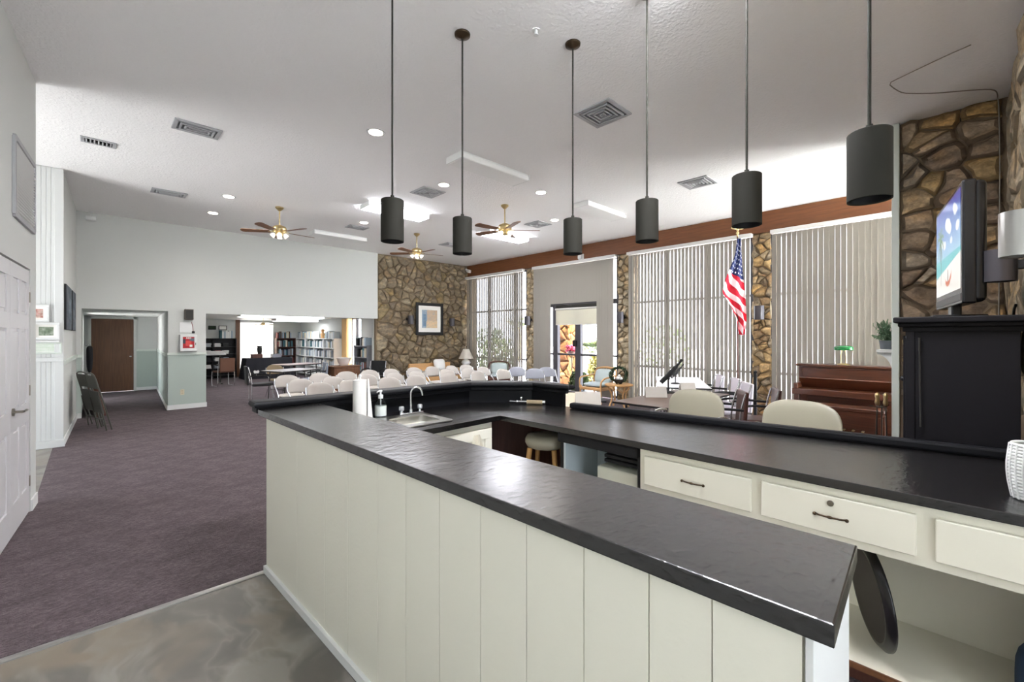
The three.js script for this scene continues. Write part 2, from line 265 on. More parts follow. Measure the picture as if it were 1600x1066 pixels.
// far wall: hall recess, pier, wide opening to the library, stone at the right
const wf = struct('wall_far', [span(-.6, -.11, 0, CEIL, -11.75, ZF), span(-.11, 1.18, 2.08, CEIL, -11.75, ZF), span(1.18, 1.84, 0, CEIL, -11.75, ZF), span(1.84, 5.9, 2.05, CEIL, -11.75, ZF), span(-.6, 9.6, CEIL - .02, CEIL + .2, -11.9, -11.74)], mat.wall);
mesh('wainscot', [span(1.178, 1.842, .1, 1.15, -11.7, -11.57), span(-.19, -.108, .1, 1.15, -11.7, -11.572)], mat.wainscot, wf);
mesh('chair_rail', [rspan(1.165, 1.855, 1.15, 1.20, -11.76, -11.555, .006), rspan(-.2, -.1, 1.15, 1.2, -11.74, -11.555, .006)], mat.trimGreen, wf);
struct('baseboard_far', [rspan(1.165, 1.855, 0, .1, -11.76, -11.56, .004)], mat.white);
struct('wall_hall', [span(-.5, -.11, 0, 2.2, -14.1, -11.74), span(-.5, -.11, 0, 2.2, -16.6, -15.1), span(-.5, -.11, 2.0, 2.2, -15.1, -14.1), prism([[1.18, -11.74], [1.43, -16.6], [1.6, -16.6], [1.6, -11.74]], 0, 2.2), span(-.5, .02, 0, 2.2, -16.6, -16.4), span(.91, 1.6, 0, 2.2, -16.6, -16.4), span(.02, .91, 2.04, 2.2, -16.6, -16.4)], mat.wall);
struct('baseboard_hall', [span(.95, 1.42, 0, .09, -16.41, -16.38), prism([[1.165, -11.76], [1.405, -16.4], [1.43, -16.4], [1.19, -11.76]], 0, .09)], mat.white);
struct('trim_4', [span(.95, 1.42, 1.12, 1.18, -16.42, -16.37), prism([[1.16, -11.76], [1.4, -16.4], [1.43, -16.4], [1.19, -11.76]], 1.12, 1.18)], mat.trimGreen);
struct('wall_hall_low', [span(.95, 1.42, .09, 1.12, -16.41, -16.39), prism([[1.172, -11.76], [1.412, -16.4], [1.43, -16.4], [1.19, -11.76]], .09, 1.12)], mat.wainscot);
struct('trim_5', [span(-.03, .03, 0, 2.1, -16.42, -16.36), span(.9, .96, 0, 2.1, -16.42, -16.36), span(-.03, .96, 2.03, 2.1, -16.42, -16.36)], mat.wall);
glazing('window_11', -.3, -.22, 0, 2.0, -15.1, -14.1, [], [], mat.white, mat.tinted);
const hd = struct('door_2', rspan(.03, .9, .01, 2.03, -16.46, -16.41, .004), mat.doorWood);
mesh('door_handle', [ball(.028, .83, .98, -16.36), rod([.83, .98, -16.41], [.83, .98, -16.36], .012)], mat.chrome, hd);
const ws = struct('wall_stone_far', span(5.88, 9.6, 0, CEIL, -11.85, -11.66), mat.mortar);
stones(ws, 5.91, 9.26, .0, CEIL - .01, .205, .06, (u, v, d) => V(u, v, -11.66 + d), stoneFar);

// window wall: brown beam, stone piers, glass
const ww = struct('wall_right', [span(9.22, 9.7, 3.74, CEIL, -11.75, .6), span(9.5, 9.7, 3.5, 3.8, -11.75, .6)], mat.brown);
struct('trim_6', span(9.17, 9.34, 3.53, CEIL - .005, -11.64, .3), mat.brown);
const piers = [[-8.93, -8.54], [-5.84, -5.49], [-2.83, -2.48]];
piers.forEach(([a, b], i) => {
  const c = struct('wall_pier_' + (i + 1), span(9.28, 9.72, 0, 3.54, a + .03, b - .03), mat.mortar), size = .15;
  stones(c, a + .01, b - .01, 0, 3.52, size, .055, (u, v, d) => V(9.28 - d, v, u), i === 2 ? stonePier : stoneWarm, 1.05);
  stones(c, 9.26, 9.7, 0, 3.52, size * 1.3, .04, (u, v, d) => V(u, v, b - .03 + d), stoneWarm, 1);
  stones(c, 9.26, 9.7, 0, 3.52, size * 1.3, .04, (u, v, d) => V(u, v, a + .03 - d), stoneWarm, 1);
});
glazing('window_2', 9.27, 9.35, .02, 3.52, -11.66, -8.9, [-10.68, -9.44], [.85, 2.35], mat.frameDark, mat.tinted);
glazing('window_3', 9.27, 9.35, .02, 3.52, -5.52, -2.8, [-4.6, -3.7], [.85, 2.35], mat.frameDark, mat.tinted);
glazing('window_4', 9.27, 9.35, .02, 3.52, -2.51, .3, [-1.6, -.7], [.85, 2.35], mat.frameDark, mat.tinted);
glazing('window_5', 9.27, 9.35, 2.42, 3.52, -8.57, -5.81, [-7.82, -6.3], [], mat.frameDark, mat.tinted);
glazing('window_6', 9.27, 9.35, .02, 2.42, -8.57, -7.86, [], [1.06], mat.frameDark, mat.tinted);
glazing('window_7', 9.27, 9.35, .02, 2.42, -6.28, -5.81, [], [1.06], mat.frameDark, mat.tinted);
const gd = glazing('door_3', 9.25, 9.34, .02, 2.42, -7.86, -6.28, [-7.03], [1.06], mat.frameDark, mat.tinted);
mesh('meeting_stile', [rspan(9.235, 9.35, .06, 2.36, -7.12, -6.94, .005)], mat.frameDark, gd);
mesh('hinge_stile', [rspan(9.235, 9.35, .06, 2.36, -7.84, -7.72, .005)], mat.frameDark, gd);
mesh('door_closer', [rspan(9.19, 9.25, 2.31, 2.4, -7.75, -6.35, .02), rod([9.2, 2.42, -7.6], [9.19, 2.36, -7.2], .014)], mat.darkMetal, gd);
mesh('lock_box', rspan(9.18, 9.235, 1.28, 1.44, -7.16, -7.04, .01), mat.black, gd);

// right: stone chimney breast beside the fireplace and the stone wall behind the bar
const wc = struct('wall_chimney', [span(6.5, 6.9, 0, CEIL, -.47, .34)], mat.mortar);
stones(wc, -.465, .3, .9, CEIL - .01, .2, .07, (u, v, d) => V(6.5 - d, v, u), stoneNear, 1.15);
const wr = struct('wall_right_near', [span(2.42, 6.9, 0, CEIL, .36, .62)], mat.mortar);
stones(wr, 2.45, 6.44, .97, CEIL - .01, .3, .07, (u, v, d) => V(u, v, .36 - d), stoneWarm, 1.2);
struct('trim_7', rspan(6.42, 6.62, 0, CEIL - .005, -.535, -.47, .006), mat.trimGreen);
struct('wall_back', [span(-1.5, 2.6, 3.3, CEIL, 2.5, 2.7), span(-1.5, -.92, 0, 3.3, 2.5, 2.7), span(1.1, 2.6, 0, 3.3, 2.5, 2.7), span(2.42, 2.6, 0, CEIL, .5, 2.6)], mat.wall);
glazing('window_8', -.94, 1.12, .02, 3.3, 2.56, 2.64, [.09], [], mat.white, mat.solar);

// library beyond the opening
struct('wall_library', [span(1.6, 4.08, 0, 2.4, LIBZ - .2, LIBZ), span(5.25, 6.6, 0, 2.4, LIBZ - .2, LIBZ), span(4.08, 5.25, 2.12, 2.4, LIBZ - .2, LIBZ), span(1.62, 1.76, 0, 2.4, -19.2, -11.74), span(LIBX, LIBX + .2, 0, 2.4, -19.2, -14.5), span(LIBX, LIBX + .2, 0, 2.4, -13.52, -11.7), span(5.86, 6.5, 0, 2.4, -11.86, -11.76)], mat.wall);
struct('wall_alcove', [span(6.7, 6.9, 0, CEIL, .6, 2.9), span(9.34, 9.6, 0, CEIL, .3, 2.9), span(6.9, 9.34, 3.3, CEIL, 2.7, 2.9)], mat.wall);
glazing('window_12', 6.9, 9.34, .02, 3.3, 2.76, 2.84, [8.1], [], mat.white);
glazing('window_9', 4.08, 5.25, .02, 2.12, LIBZ - .15, LIBZ - .07, [4.65], []);
glazing('window_10', LIBX + .06, LIBX + .14, .02, 2.17, -14.5, -13.52, [-14.0], []);
struct('trim_8', rspan(3.96, 4.1, 0, LIBC, LIBZ - .02, LIBZ + .05, .004), mat.midWood);

// ---------- the bar ----------
function slab(pts, y0, y1, bevel, holes = []) {
  const s = new THREE.Shape(pts.map(([x, z]) => new THREE.Vector2(x, -z)));
  for (const h of holes) s.holes.push(new THREE.Path(h.map(([x, z]) => new THREE.Vector2(x, -z))));
  return new THREE.ExtrudeGeometry(s, { depth: y1 - y0 - 2 * bevel, bevelEnabled: true, bevelSize: bevel, bevelThickness: bevel, bevelSegments: 2, bevelOffset: -bevel }).rotateX(-Math.PI / 2).translate(0, y0 + bevel, 0);
}
const fx = (z) => .84 + (z + 3.2) * .0315;      // line of the panelled front
{
  const b = thing('bar_counter', 'cream panelled front of the bar with vertical grooves and white baseboard', 'bar front', [0, 0, 0]);
  mesh('core', prism([[fx(-3.2) + .012, -3.2], [1.2, -3.2], [1.29, -.2], [fx(-.2) + .012, -.2]], 0, 1.02), mat.cream, b);
  const cuts = [-3.2, -2.66, -2.28, -2.02, -1.74, -1.52, -1.3, -1.08, -.88, -.68, -.5, -.36, -.2];
  for (let i = 0; i + 1 < cuts.length; i++) { const a = cuts[i] + .0015, c = cuts[i + 1] - .0015; mesh('panel_board', prism([[fx(a), a], [fx(a) + .014, a], [fx(c) + .014, c], [fx(c), c]], .0, 1.022), mat.cream, b); }
  mesh('end_panel', prism([[fx(-.2) - .002, -.196], [1.292, -.196], [1.292, -.184], [fx(-.2) - .002, -.184]], 0, 1.022), mat.white, b);
  mesh('baseboard', prism([[fx(-3.2) - .018, -3.2], [fx(-3.2), -3.2], [fx(-.2), -.2], [fx(-.2) - .018, -.2]], 0, .045), mat.white, b);
  const t = tag(mesh('worktop', slab([[.815, -3.3], [1.215, -3.28], [1.305, -.17], [.915, -.15]], 1.022, 1.064, .004), mat.laminate), 'long black slate-textured worktop along the panelled front of the bar', 'worktop');
  const sinkHole = [[1.62, -3.07], [1.95, -3.07], [1.95, -2.79], [1.62, -2.79]];
  tag(mesh('worktop', slab([[1.235, -3.37], [2.68, -3.355], [3.11, -2.93], [3.15, -2.56], [3.5, .33], [2.42, .33], [2.41, -2.62], [1.235, -2.56]], .868, .91, .004, [sinkHole]), mat.laminate), 'lower black worktop inside the bar holding the sink and running over drawers', 'worktop');
  const ledge = thing('bar_ledge', 'raised black bar ledge with angled corner behind the sink', 'bar ledge');
  mesh('ledge_top', slab([[.79, -3.29], [2.62, -3.26], [3.05, -2.86], [3.07, -2.44], [3.17, -2.44], [3.2, -2.94], [2.71, -3.42], [.79, -3.44]], 1.07, 1.115, .018), mat.blackPaint, ledge);
  mesh('edge_moulding', [slab([[.81, -3.32], [2.64, -3.29], [3.075, -2.88], [3.09, -2.5], [3.15, -2.5], [3.18, -2.93], [2.7, -3.41], [.81, -3.43]], 1.03, 1.072, .012)], mat.blackPaint, ledge);
  mesh('riser', [prism([[1.02, -3.38], [2.68, -3.36], [2.68, -3.42], [1.02, -3.44]], .868, 1.05), prism([[2.67, -3.365], [3.115, -2.93], [3.155, -2.96], [2.68, -3.42]], .868, 1.05), prism([[3.115, -2.94], [3.155, -2.57], [3.2, -2.575], [3.155, -2.96]], .868, 1.05)], mat.blackPaint, ledge);
  mesh('body', [prism([[1.02, -3.38], [2.68, -3.36], [2.68, -3.42], [1.02, -3.44]], 0, .867), prism([[2.67, -3.365], [3.115, -2.93], [3.155, -2.96], [2.68, -3.42]], 0, .867), prism([[3.115, -2.94], [3.155, -2.57], [3.46, .33], [3.5, .33], [3.2, -2.575], [3.155, -2.96]], 0, .867)], mat.darkWood, ledge);
  const r = [[3.1, -2.42], [3.5, .33]], rail = tag(mesh('bar_rail', [slab([[3.075, -2.43], [3.455, .33], [3.52, .33], [3.14, -2.44]], .9105, .962, .014)], mat.blackPaint), 'padded black edge rail along the back of the lower worktop', 'rail');
}
{ // sink
  const s = thing('bar_sink', 'small stainless steel bar sink set into the black worktop', 'sink', [1.785, .91, -2.93]);
  const o = new THREE.Shape(), i = new THREE.Path(), rr2 = (p, w, h, r) => { p.moveTo(-w + r, -h); p.lineTo(w - r, -h); p.quadraticCurveTo(w, -h, w, -h + r); p.lineTo(w, h - r); p.quadraticCurveTo(w, h, w - r, h); p.lineTo(-w + r, h); p.quadraticCurveTo(-w, h, -w, h - r); p.lineTo(-w, -h + r); p.quadraticCurveTo(-w, -h, -w + r, -h); };
  rr2(o, .215, .235, .04); const hole = new THREE.Path(); rr2(hole, .165, .14, .05); hole.curves.forEach(() => 0); o.holes.push(new THREE.Path(hole.getPoints(6).map((p) => new THREE.Vector2(p.x, p.y - .02))));
  mesh('rim', new THREE.ExtrudeGeometry(o, { depth: .004, bevelEnabled: true, bevelSize: .003, bevelThickness: .003, bevelSegments: 2 }).rotateX(-Math.PI / 2).translate(0, .004, 0), mat.steel, s);
  const w = hole.getPoints(6).map((p) => new THREE.Vector2(p.x, p.y - .02)), pos = [];
  for (let k = 0; k < w.length; k++) { const a = w[k], b = w[(k + 1) % w.length]; pos.push(V(a.x, .006, -a.y), V(b.x, .006, -b.y), V(b.x * .94, -.15, -b.y * .94), V(a.x, .006, -a.y), V(b.x * .94, -.15, -b.y * .94), V(a.x * .94, -.15, -a.y * .94), V(a.x * .94, -.15, -a.y * .94), V(b.x * .94, -.15, -b.y * .94), V(0, -.155, .02)); }
  const g = new THREE.BufferGeometry().setFromPoints(pos); g.computeVertexNormals(); mesh('basin', g, mat.steel, s);
  mesh('drain', cyl(.035, .035, .004, 0, -.15, .02), mat.chrome, s);
  const f = thing('faucet', 'chrome gooseneck faucet with two clear knobs behind the sink', 'faucet', [1.885, .917, -3.13]);
  mesh('base_plate', rbox(.22, .018, .05, 0, .011, 0, .009), mat.chrome, f);
  mesh('spout', [tube([[0, .02, 0], [0, .1, 0], [0, .17, 0], [.012, .205, .005], [.045, .222, .01], [.078, .205, .02], [.092, .165, .024], [.094, .15, .025]], .0085, 40, 10), cyl(.014, .018, .03, 0, .03, 0)], mat.chrome, f);
  for (const x of [-.085, .085]) { const k = mesh('stem', cyl(.012, .016, .022, x, .028, 0), mat.chrome, f); mesh('knob', lathe([[0, 0], [.018, .002], [.022, .012], [.022, .03], [.017, .038], [0, .04]], 10).translate(x, .038, 0), mat.knob, k); }
}
{ // soap, towels, tool, basket
  const s = thing('soap_bottle', 'clear soap bottle with white pump and grey label beside the sink', 'soap bottle', [1.655, .911, -3.2]); s.scale.setScalar(1.12);
  mesh('bottle', lathe([[0, .001], [.036, .001], [.039, .006], [.039, .095], [.034, .118], [.018, .135], [.014, .14]], 24), mat.clear, s);
  mesh('liquid', lathe([[0, .004], [.034, .004], [.036, .01], [.036, .05], [0, .05]], 20), M(0xe8efec, .1, { transmission: .9, thickness: .05, ior: 1.33 }), s);
  mesh('label', cyl(.0396, .0396, .07, 0, .052, 0, 24, true), M(0xd5dcd6, .7), s);
  mesh('pump', [cyl(.017, .017, .025, 0, .15, 0), cyl(.006, .006, .03, 0, .175, 0), rbox(.02, .012, .018, 0, .19, 0, .004), rod([0, .192, 0], [-.035, .188, .02], .005), rod([-.035, .189, .02], [-.038, .182, .022], .004), cyl(.003, .003, .12, 0, .08, 0)], mat.white, s);
  const p = thing('paper_towel_roll', 'upright white paper towel roll with loose sheet beside the soap bottle', 'paper towels', [1.47, .911, -3.17]);
  mesh('holder_base', cyl(.07, .075, .012, 0, .006, 0), mat.white, p);
  mesh('roll', cyl(.05, .052, .30, 0, .165, 0, 28), mat.paper, p);
  mesh('loose_sheet', (() => { const g = new THREE.PlaneGeometry(.1, .31, 8, 6), q = g.attributes.position; for (let i = 0; i < q.count; i++) { const x = q.getX(i) + .05, y = q.getY(i) + .155; const k = (x / .1), out = k * .022 * (1 - y / .31); q.setXYZ(i, .035 + x * .30 + out, y + .012, .038 + .018 - x * .42 + out); } g.computeVertexNormals(); return g; })(), M(0xf4f2ee, .9, { side: THREE.DoubleSide }), p);
  mesh('post', [cyl(.008, .008, .345, 0, .17, 0), ball(.012, 0, .345, 0)], mat.white, p);
  const w = thing('hand_tool', 'chrome-headed tool with brown grip lying on the black worktop', 'tool', [2.98, .911, -2.86], -.98);
  mesh('grip', rod([-.005, .022, 0], [.145, .022, 0], .021, .021, 14), mat.tan, w);
  mesh('head', [rod([-.1, .024, 0], [0, .024, 0], .011, .014, 12), rod([-.17, .026, .012], [-.1, .024, .004], .006), rod([-.17, .026, -.016], [-.1, .024, -.004], .006), ball(.014, -.1, .024, 0)], mat.chrome, w);
  mesh('lever', [rod([-.06, .03, 0], [-.06, .055, 0], .005), ball(.013, -.06, .058, 0)], mat.chrome, w);
  mesh('end_cap', [rod([.145, .023, 0], [.172, .023, 0], .023, .023, 14)], mat.chrome, w);
  const k = thing('wicker_basket', 'white woven wicker basket at the right end of the worktop', 'basket', [2.68, .911, .215]); k.scale.setScalar(.78);
  const ring = []; for (let i = 0; i < 17; i++) { const y = .012 + i * .0165, r = .07 + .03 * Math.sin(Math.PI * (.15 + .62 * i / 16)); ring.push(new THREE.TorusGeometry(r, .0095, 6, 36).rotateX(Math.PI / 2).translate(0, y, 0)); }
  mesh('weave', ring, mat.white, k);
  mesh('stakes', Array.from({ length: 22 }, (_, i) => { const a = i / 22 * Math.PI * 2, P = [0, .3, .6, 1].map((t) => { const r = .078 + .03 * Math.sin(Math.PI * (.15 + .62 * t)); return [r * Math.cos(a), .005 + t * .272, r * Math.sin(a)]; }); return tube(P, .005, 8, 5); }), mat.white, k);
  mesh('base', cyl(.075, .075, .012, 0, .006, 0), mat.white, k);
}
{ // drawers and what stands below the worktop
  const d = thing('drawer_cabinet', 'cream drawer unit under the lower worktop with bronze pulls', 'cabinet');
  mesh('face_frame', rspan(2.445, 2.47, .615, .866, -1.38, .33, .003), mat.creamDrawer, d);
  mesh('carcass', [span(2.47, 2.9, .615, .635, -1.38, .33), span(2.47, 2.9, .635, .866, -1.38, -1.36), span(2.45, 3.1, 0, .615, -1.38, -1.36), span(2.47, 2.9, .635, .866, .31, .33)], mat.creamDrawer, d);
  mesh('back_panel', span(2.98, 3.0, .1, .85, -1.36, .33), mat.creamDrawer, d);
  const sh = mesh('bottom_shelf', span(2.46, 2.98, .075, .1, -1.36, .33), mat.creamDrawer, d); mesh('shelf_edge', span(2.45, 2.46, .075, .1, -1.36, .33), mat.midWood, sh);
  mesh('toe_kick', span(2.5, 2.52, 0, .075, -1.36, .33), mat.darkWood, d);
  [[-1.345, -.745, true, false], [-.7, -.125, true, true], [-.07, .3, false, false]].forEach(([a, b, pull, lock]) => {
    const w = mesh('drawer', rspan(2.424, 2.446, .655, .828, a, b, .006), mat.creamDrawer, d), c = (a + b) / 2;
    if (pull) mesh('handle', [tube([[2.424, .735, c - .055], [2.406, .738, c - .04], [2.402, .738, c], [2.406, .738, c + .04], [2.424, .735, c + .055]], .0045, 20), ball(.008, 2.42, .735, c - .06), ball(.008, 2.42, .735, c + .06), ball(.007, 2.403, .738, c, 1, 1, 2)], mat.bronze, w);
    if (lock) mesh('lock', [cyl(.013, .013, .008).rotateZ(Math.PI / 2).translate(2.42, .797, c), cyl(.006, .006, .01).rotateZ(Math.PI / 2).translate(2.419, .797, c)], mat.nickel, w);
  });
  const t = thing('round_tray', 'round black serving tray leaning upright on the shelf below the drawers', 'tray', [2.66, .102, -.3], .42);
  const g = lathe([[0, -.004], [.19, -.004], [.2, .0], [.225, .022], [.235, .022], [.235, .012], [.212, -.012], [0, -.012]], 48).rotateX(Math.PI / 2).rotateX(-.1).translate(0, .236, 0);
  mesh('rim', lathe([[.2, 0], [.225, .022], [.236, .02], [.236, .008], [.214, -.012], [.2, -.012]], 48).rotateX(Math.PI / 2).rotateX(-.1).translate(0, .238, 0), mat.blackGloss, t);
  mesh('disc', cyl(.203, .203, .01, 0, -.006, 0, 48).rotateX(Math.PI / 2).rotateX(-.1).translate(0, .238, 0), M(0x3a3432, .6), t);
  const bg = thing('fabric_bag', 'dark blue fabric bag on the shelf at the lower right corner', 'bag', [2.62, .102, .235]); bg.scale.setScalar(.85);
  mesh('body', pad(.13, .2, .12, .1, 0, 28, 6, .8, .4).translate(0, .125, 0), M(0x2d4560, .9, { bumpMap: weaveBump, bumpScale: .002 }), bg);
  mesh('strap', tube([[-.09, .24, 0], [-.07, .34, .02], [0, .37, .02], [.07, .34, .02], [.09, .24, 0]], .012), M(0x1d2733, .9), bg);
  const ice = thing('ice_machine', 'black undercounter ice machine standing open beside the drawers', 'ice machine');
  mesh('casing', [span(2.52, 3.0, 0, .06, -2.06, -1.41), span(2.98, 3.0, 0, .84, -2.06, -1.41), span(2.5, 3.0, 0, .84, -1.43, -1.41), span(2.5, 3.0, 0, .84, -2.06, -2.03)], mat.black, ice);
  mesh('top_cover', [rspan(2.46, 3.0, .785, .855, -2.06, -1.41, .012)], mat.rubber, ice);
  mesh('liner', [span(2.9, 2.93, .06, .785, -2.03, -1.43), span(2.5, 2.9, .06, .785, -2.03, -2.01)], M(0xc3d0d6, .4), ice);
  mesh('bin', [rspan(2.53, 2.88, .46, .66, -1.76, -1.44, .012)], M(0xdcdccb, .5), ice);
  for (let i = 0; i < 3; i++) mesh('vent_slat', rspan(2.56, 2.62, .69 + i * .032, .712 + i * .032, -1.72, -1.44, .004), mat.rubber, ice);
  mesh('sloping_door', box(.02, .42, .6).rotateZ(-.2).translate(2.46, .25, -1.74), M(0xc8d2d6, .4), ice);
  const st = thing('bar_stool', 'low stool with round pale padded seat tucked under the black worktop', 'stool', [2.62, 0, -2.31], .4); st.scale.y = 1.12;
  mesh('seat', lathe([[0, .6], [.12, .6], [.15, .61], [.165, .635], [.165, .66], [.15, .685], [.1, .692], [0, .693]], 32), mat.stoolVinyl, st);
  for (const [x, z] of [[1, 1], [1, -1], [-1, 1], [-1, -1]]) mesh('leg', rod([x * .16, 0, z * .16], [x * .1, .605, z * .1], .013, .021, 12), mat.oak, st);
  mesh('stretcher', [rod([.145, .17, .145], [-.145, .17, -.145], .009), rod([.145, .17, -.145], [-.145, .17, .145], .009)], mat.oak, st);
  const c = thing('sink_cabinet', 'cream base cabinet with framed doors under the sink', 'cabinet');
  mesh('carcass', [span(1.28, 2.35, .08, .866, -3.1, -2.66), span(1.3, 2.33, 0, .08, -3.1, -2.72)], mat.cream, c);
  for (const [a, b] of [[1.3, 1.8], [1.82, 2.33]]) {
    const dr = mesh('door', [rspan(a, b, .12, .82, -2.66, -2.645, .004)], mat.cream, c);
    mesh('door_rail', [rspan(a, b, .74, .82, -2.65, -2.632, .004), rspan(a, b, .12, .2, -2.65, -2.632, .004), rspan(a, a + .07, .2, .74, -2.65, -2.632, .004), rspan(b - .07, b, .2, .74, -2.65, -2.632, .004)], mat.cream, dr);
  }
  const tw = tag(mesh('hand_towel', (() => { const g = new THREE.PlaneGeometry(1, 1, 14, 10), q = g.attributes.position; for (let i = 0; i < q.count; i++) { const u = q.getX(i), v = .5 - q.getY(i), w = .05 + .13 * Math.pow(v, .7); q.setXYZ(i, 2.16 + u * w, .79 - v * .3, -2.615 + .012 * Math.sin(u * 16) * (.4 + v)); } g.computeVertexNormals(); return g; })(), M(0xd8d2bf, .95, { side: THREE.DoubleSide })), 'cream hand towel hanging on the cabinet door under the sink', 'towel');
}

// ---------- hanging from and set into the ceiling ----------
[[1.455, -2.65, 2.19, 'leftmost black cylinder pendant lamp, above the sink counter'], [2.09, -2.71, 2.2, 'second black cylinder pendant lamp from the left, round ceiling canopy in view'], [2.8, -2.18, 2.22, 'third black cylinder pendant lamp from the left, in front of the brown beam'], [2.74, -1.495, 2.205, 'fourth black cylinder pendant lamp from the left, before the tall striped blind'], [2.63, -.83, 2.175, 'fifth black cylinder pendant lamp from the left, hanging above the flag'], [2.295, -.26, 2.115, 'rightmost and largest black cylinder pendant lamp, nearest the television']].forEach(([x, z, y, label]) => {
  const p = thing('pendant_lamp', label, 'pendant lamp', [x, y, z], 0, 'cylinder pendants over the bar'), h = .28;
  mesh('shade', lathe([[.069, .004], [.0745, 0], [.075, .004], [.075, h - .004], [.071, h], [.02, h + .002], [0, h + .002]], 36), mat.pendant, p);
  mesh('baffle', lathe([[.069, .004], [.068, h - .02], [0, h - .02]], 30), mat.black, p);
  mesh('bulb', [ball(.045, 0, .14, 0), cyl(.018, .018, .08, 0, .21, 0)], mat.lampOff, p);
  mesh('stem', [cyl(.0065, .0065, CEIL - y - h, 0, h + (CEIL - y - h) / 2, 0, 8), cyl(.012, .014, .03, 0, h + .015, 0)], mat.pendant, p);
  mesh('canopy', lathe([[0, CEIL - y], [.062, CEIL - y - .001], [.06, CEIL - y - .016], [.03, CEIL - y - .03], [.012, CEIL - y - .04], [0, CEIL - y - .04]], 28), mat.bronze, p);
});
const glowDown = M(0xffffff, .5, { emissive: 0xfff3e2, emissiveIntensity: 3 });
[[2.38, -4.72, 'largest round recessed ceiling light, nearest the bar'], [5.33, -4.81, 'round recessed ceiling light just left of the dark third pendant stem'], [3.97, -5.62, 'round recessed ceiling light beside the square vent between pendants'], [6.8, -5.76, 'small round recessed ceiling light right of the second fan'], [4.1, -8.65, 'small round recessed ceiling light above a vent left of the lit panel'], [1.69, -8.63, 'round recessed ceiling light above the left ceiling fan'], [1.7, -9.99, 'small round recessed ceiling light over the far white wall']].forEach(([x, z, label]) => {
  const p = thing('recessed_light', label, 'ceiling light', [x, CEIL, z], 0, 'recessed ceiling lights');
  mesh('trim_ring', lathe([[.075, -.002], [.1, -.006], [.104, 0], [.075, 0]], 32), mat.white, p);
  mesh('lens', cyl(.076, .076, .006, 0, -.003, 0, 28), glowDown, p);
  const l = new THREE.SpotLight(0xfff9f2, DOWN, 0, 1.4, 1); l.position.set(0, -.03, 0); l.target.position.set(0, -3, 0); l.shadow.radius = 4; l.castShadow = true; p.add(l, l.target);
});
const glowTube = M(0xffffff, .5, { emissive: 0xf4f6ff, emissiveIntensity: 4 });
const glowLow = M(0xffffff, .5, { emissive: 0xf4f6ff, emissiveIntensity: 1.2 }), glowBar = M(0xffffff, .5, { emissive: 0xf4f6ff, emissiveIntensity: 10 });
function panelLight(x, z, y, on, label, w = 1.22, d = .34, glow = glowTube) {
  const p = thing('ceiling_panel_light', label, 'ceiling light', [x, y, z], 0, 'wraparound ceiling lights');
  mesh('housing', rbox(w, .03, d - .04, 0, -.015, 0, .004), mat.white, p);
  mesh('diffuser', rbox(w - .01, .07, d, 0, -.06, 0, .018), on ? glow : mat.lampOff, p);
  for (const s of [-1, 1]) mesh('end_cap', rbox(.015, .085, d + .01, s * w / 2, -.05, 0, .006), mat.white, p);
  if (on) { const l = new THREE.RectAreaLight(0xfbfbff, on, w, d); l.position.set(0, -.1, 0); l.lookAt(x, y - 5, z); l.rotation.set(-Math.PI / 2, 0, 0); p.add(l); }
}
panelLight(4.0, -4.56, CEIL, 0, 'nearest long white ceiling panel light, switched off');
panelLight(6.8, -4.65, CEIL, 0, 'long white ceiling panel light near the brown beam, switched off');
panelLight(4.1, -7.33, CEIL, PANEL, 'glowing white ceiling panel light behind the leftmost pendant');
panelLight(6.95, -7.39, CEIL, PANEL, 'glowing white ceiling panel light behind the blades of the right fan');
panelLight(2.2, -1.0, CEIL, 8, 'ceiling panel light over the bar, above the top of the photo', 1.22, .34, glowBar);
panelLight(4.18, -10.1, CEIL, 0, 'unlit white ceiling panel light closest to the far wall');
panelLight(4.0, -13.6, LIBC, PANEL * .28, 'glowing ceiling panel light just inside the library opening', 2.2, .4, glowLow);
panelLight(5.3, -16.6, LIBC, PANEL * .28, 'glowing ceiling panel light in front of the library shelves', 1.4, .5, glowLow);
function duct(p, w, d) { const a = w / 2 - .025, b = d / 2 - .025, h = .5; mesh('duct', [box(2 * a, h, .01, 0, h / 2, b), box(2 * a, h, .01, 0, h / 2, -b), box(.01, h, 2 * b, a, h / 2, 0), box(.01, h, 2 * b, -a, h / 2, 0), box(2 * a + .01, .01, 2 * b + .01, 0, h, 0)], mat.ventMetal, p); }
function vent(x, z, w, d, label) {
  const p = thing('ceiling_vent', label, 'vent', [x, CEIL, z], 0, 'ceiling air vents');
  duct(p, w, d);
  const fr = (a, b, t, y, h) => [rbox(a, h, t, 0, y, b / 2 - t / 2, .003), rbox(a, h, t, 0, y, -b / 2 + t / 2, .003), rbox(t, h, b - 2 * t, a / 2 - t / 2, y, 0, .003), rbox(t, h, b - 2 * t, -a / 2 + t / 2, y, 0, .003)];
  mesh('frame', fr(w, d, .04, -.008, .016), mat.ventMetal, p);
  for (let k = 0; k < 5; k++) { const a = w - .12 - k * .085, b = d - .12 - k * .085; if (a > .05 && b > .03) mesh('louver', fr(a, b, .018, -.014, .022), mat.ventMetal, p); else if (a > .05) { mesh('louver', rbox(a, .018, .014, 0, -.012, 0, .003), mat.ventMetal, p); break; } }
}
vent(3.9, -2.64, .44, .44, 'square metal ceiling vent nearest the bar, right of the pendants'); vent(3.98, -6.08, .42, .42, 'square metal ceiling vent beside the leftmost glowing panel'); vent(4.16, -9.11, .42, .3, 'metal ceiling vent between the left fan and leftmost pendant'); vent(6.78, -6.2, .42, .42, 'small metal ceiling vent right of the right ceiling fan'); vent(6.67, -9.17, .42, .42, 'small metal ceiling vent partly hidden behind the second pendant'); vent(6.7, -2.81, .44, .44, 'square metal ceiling vent close to the brown beam and blinds');
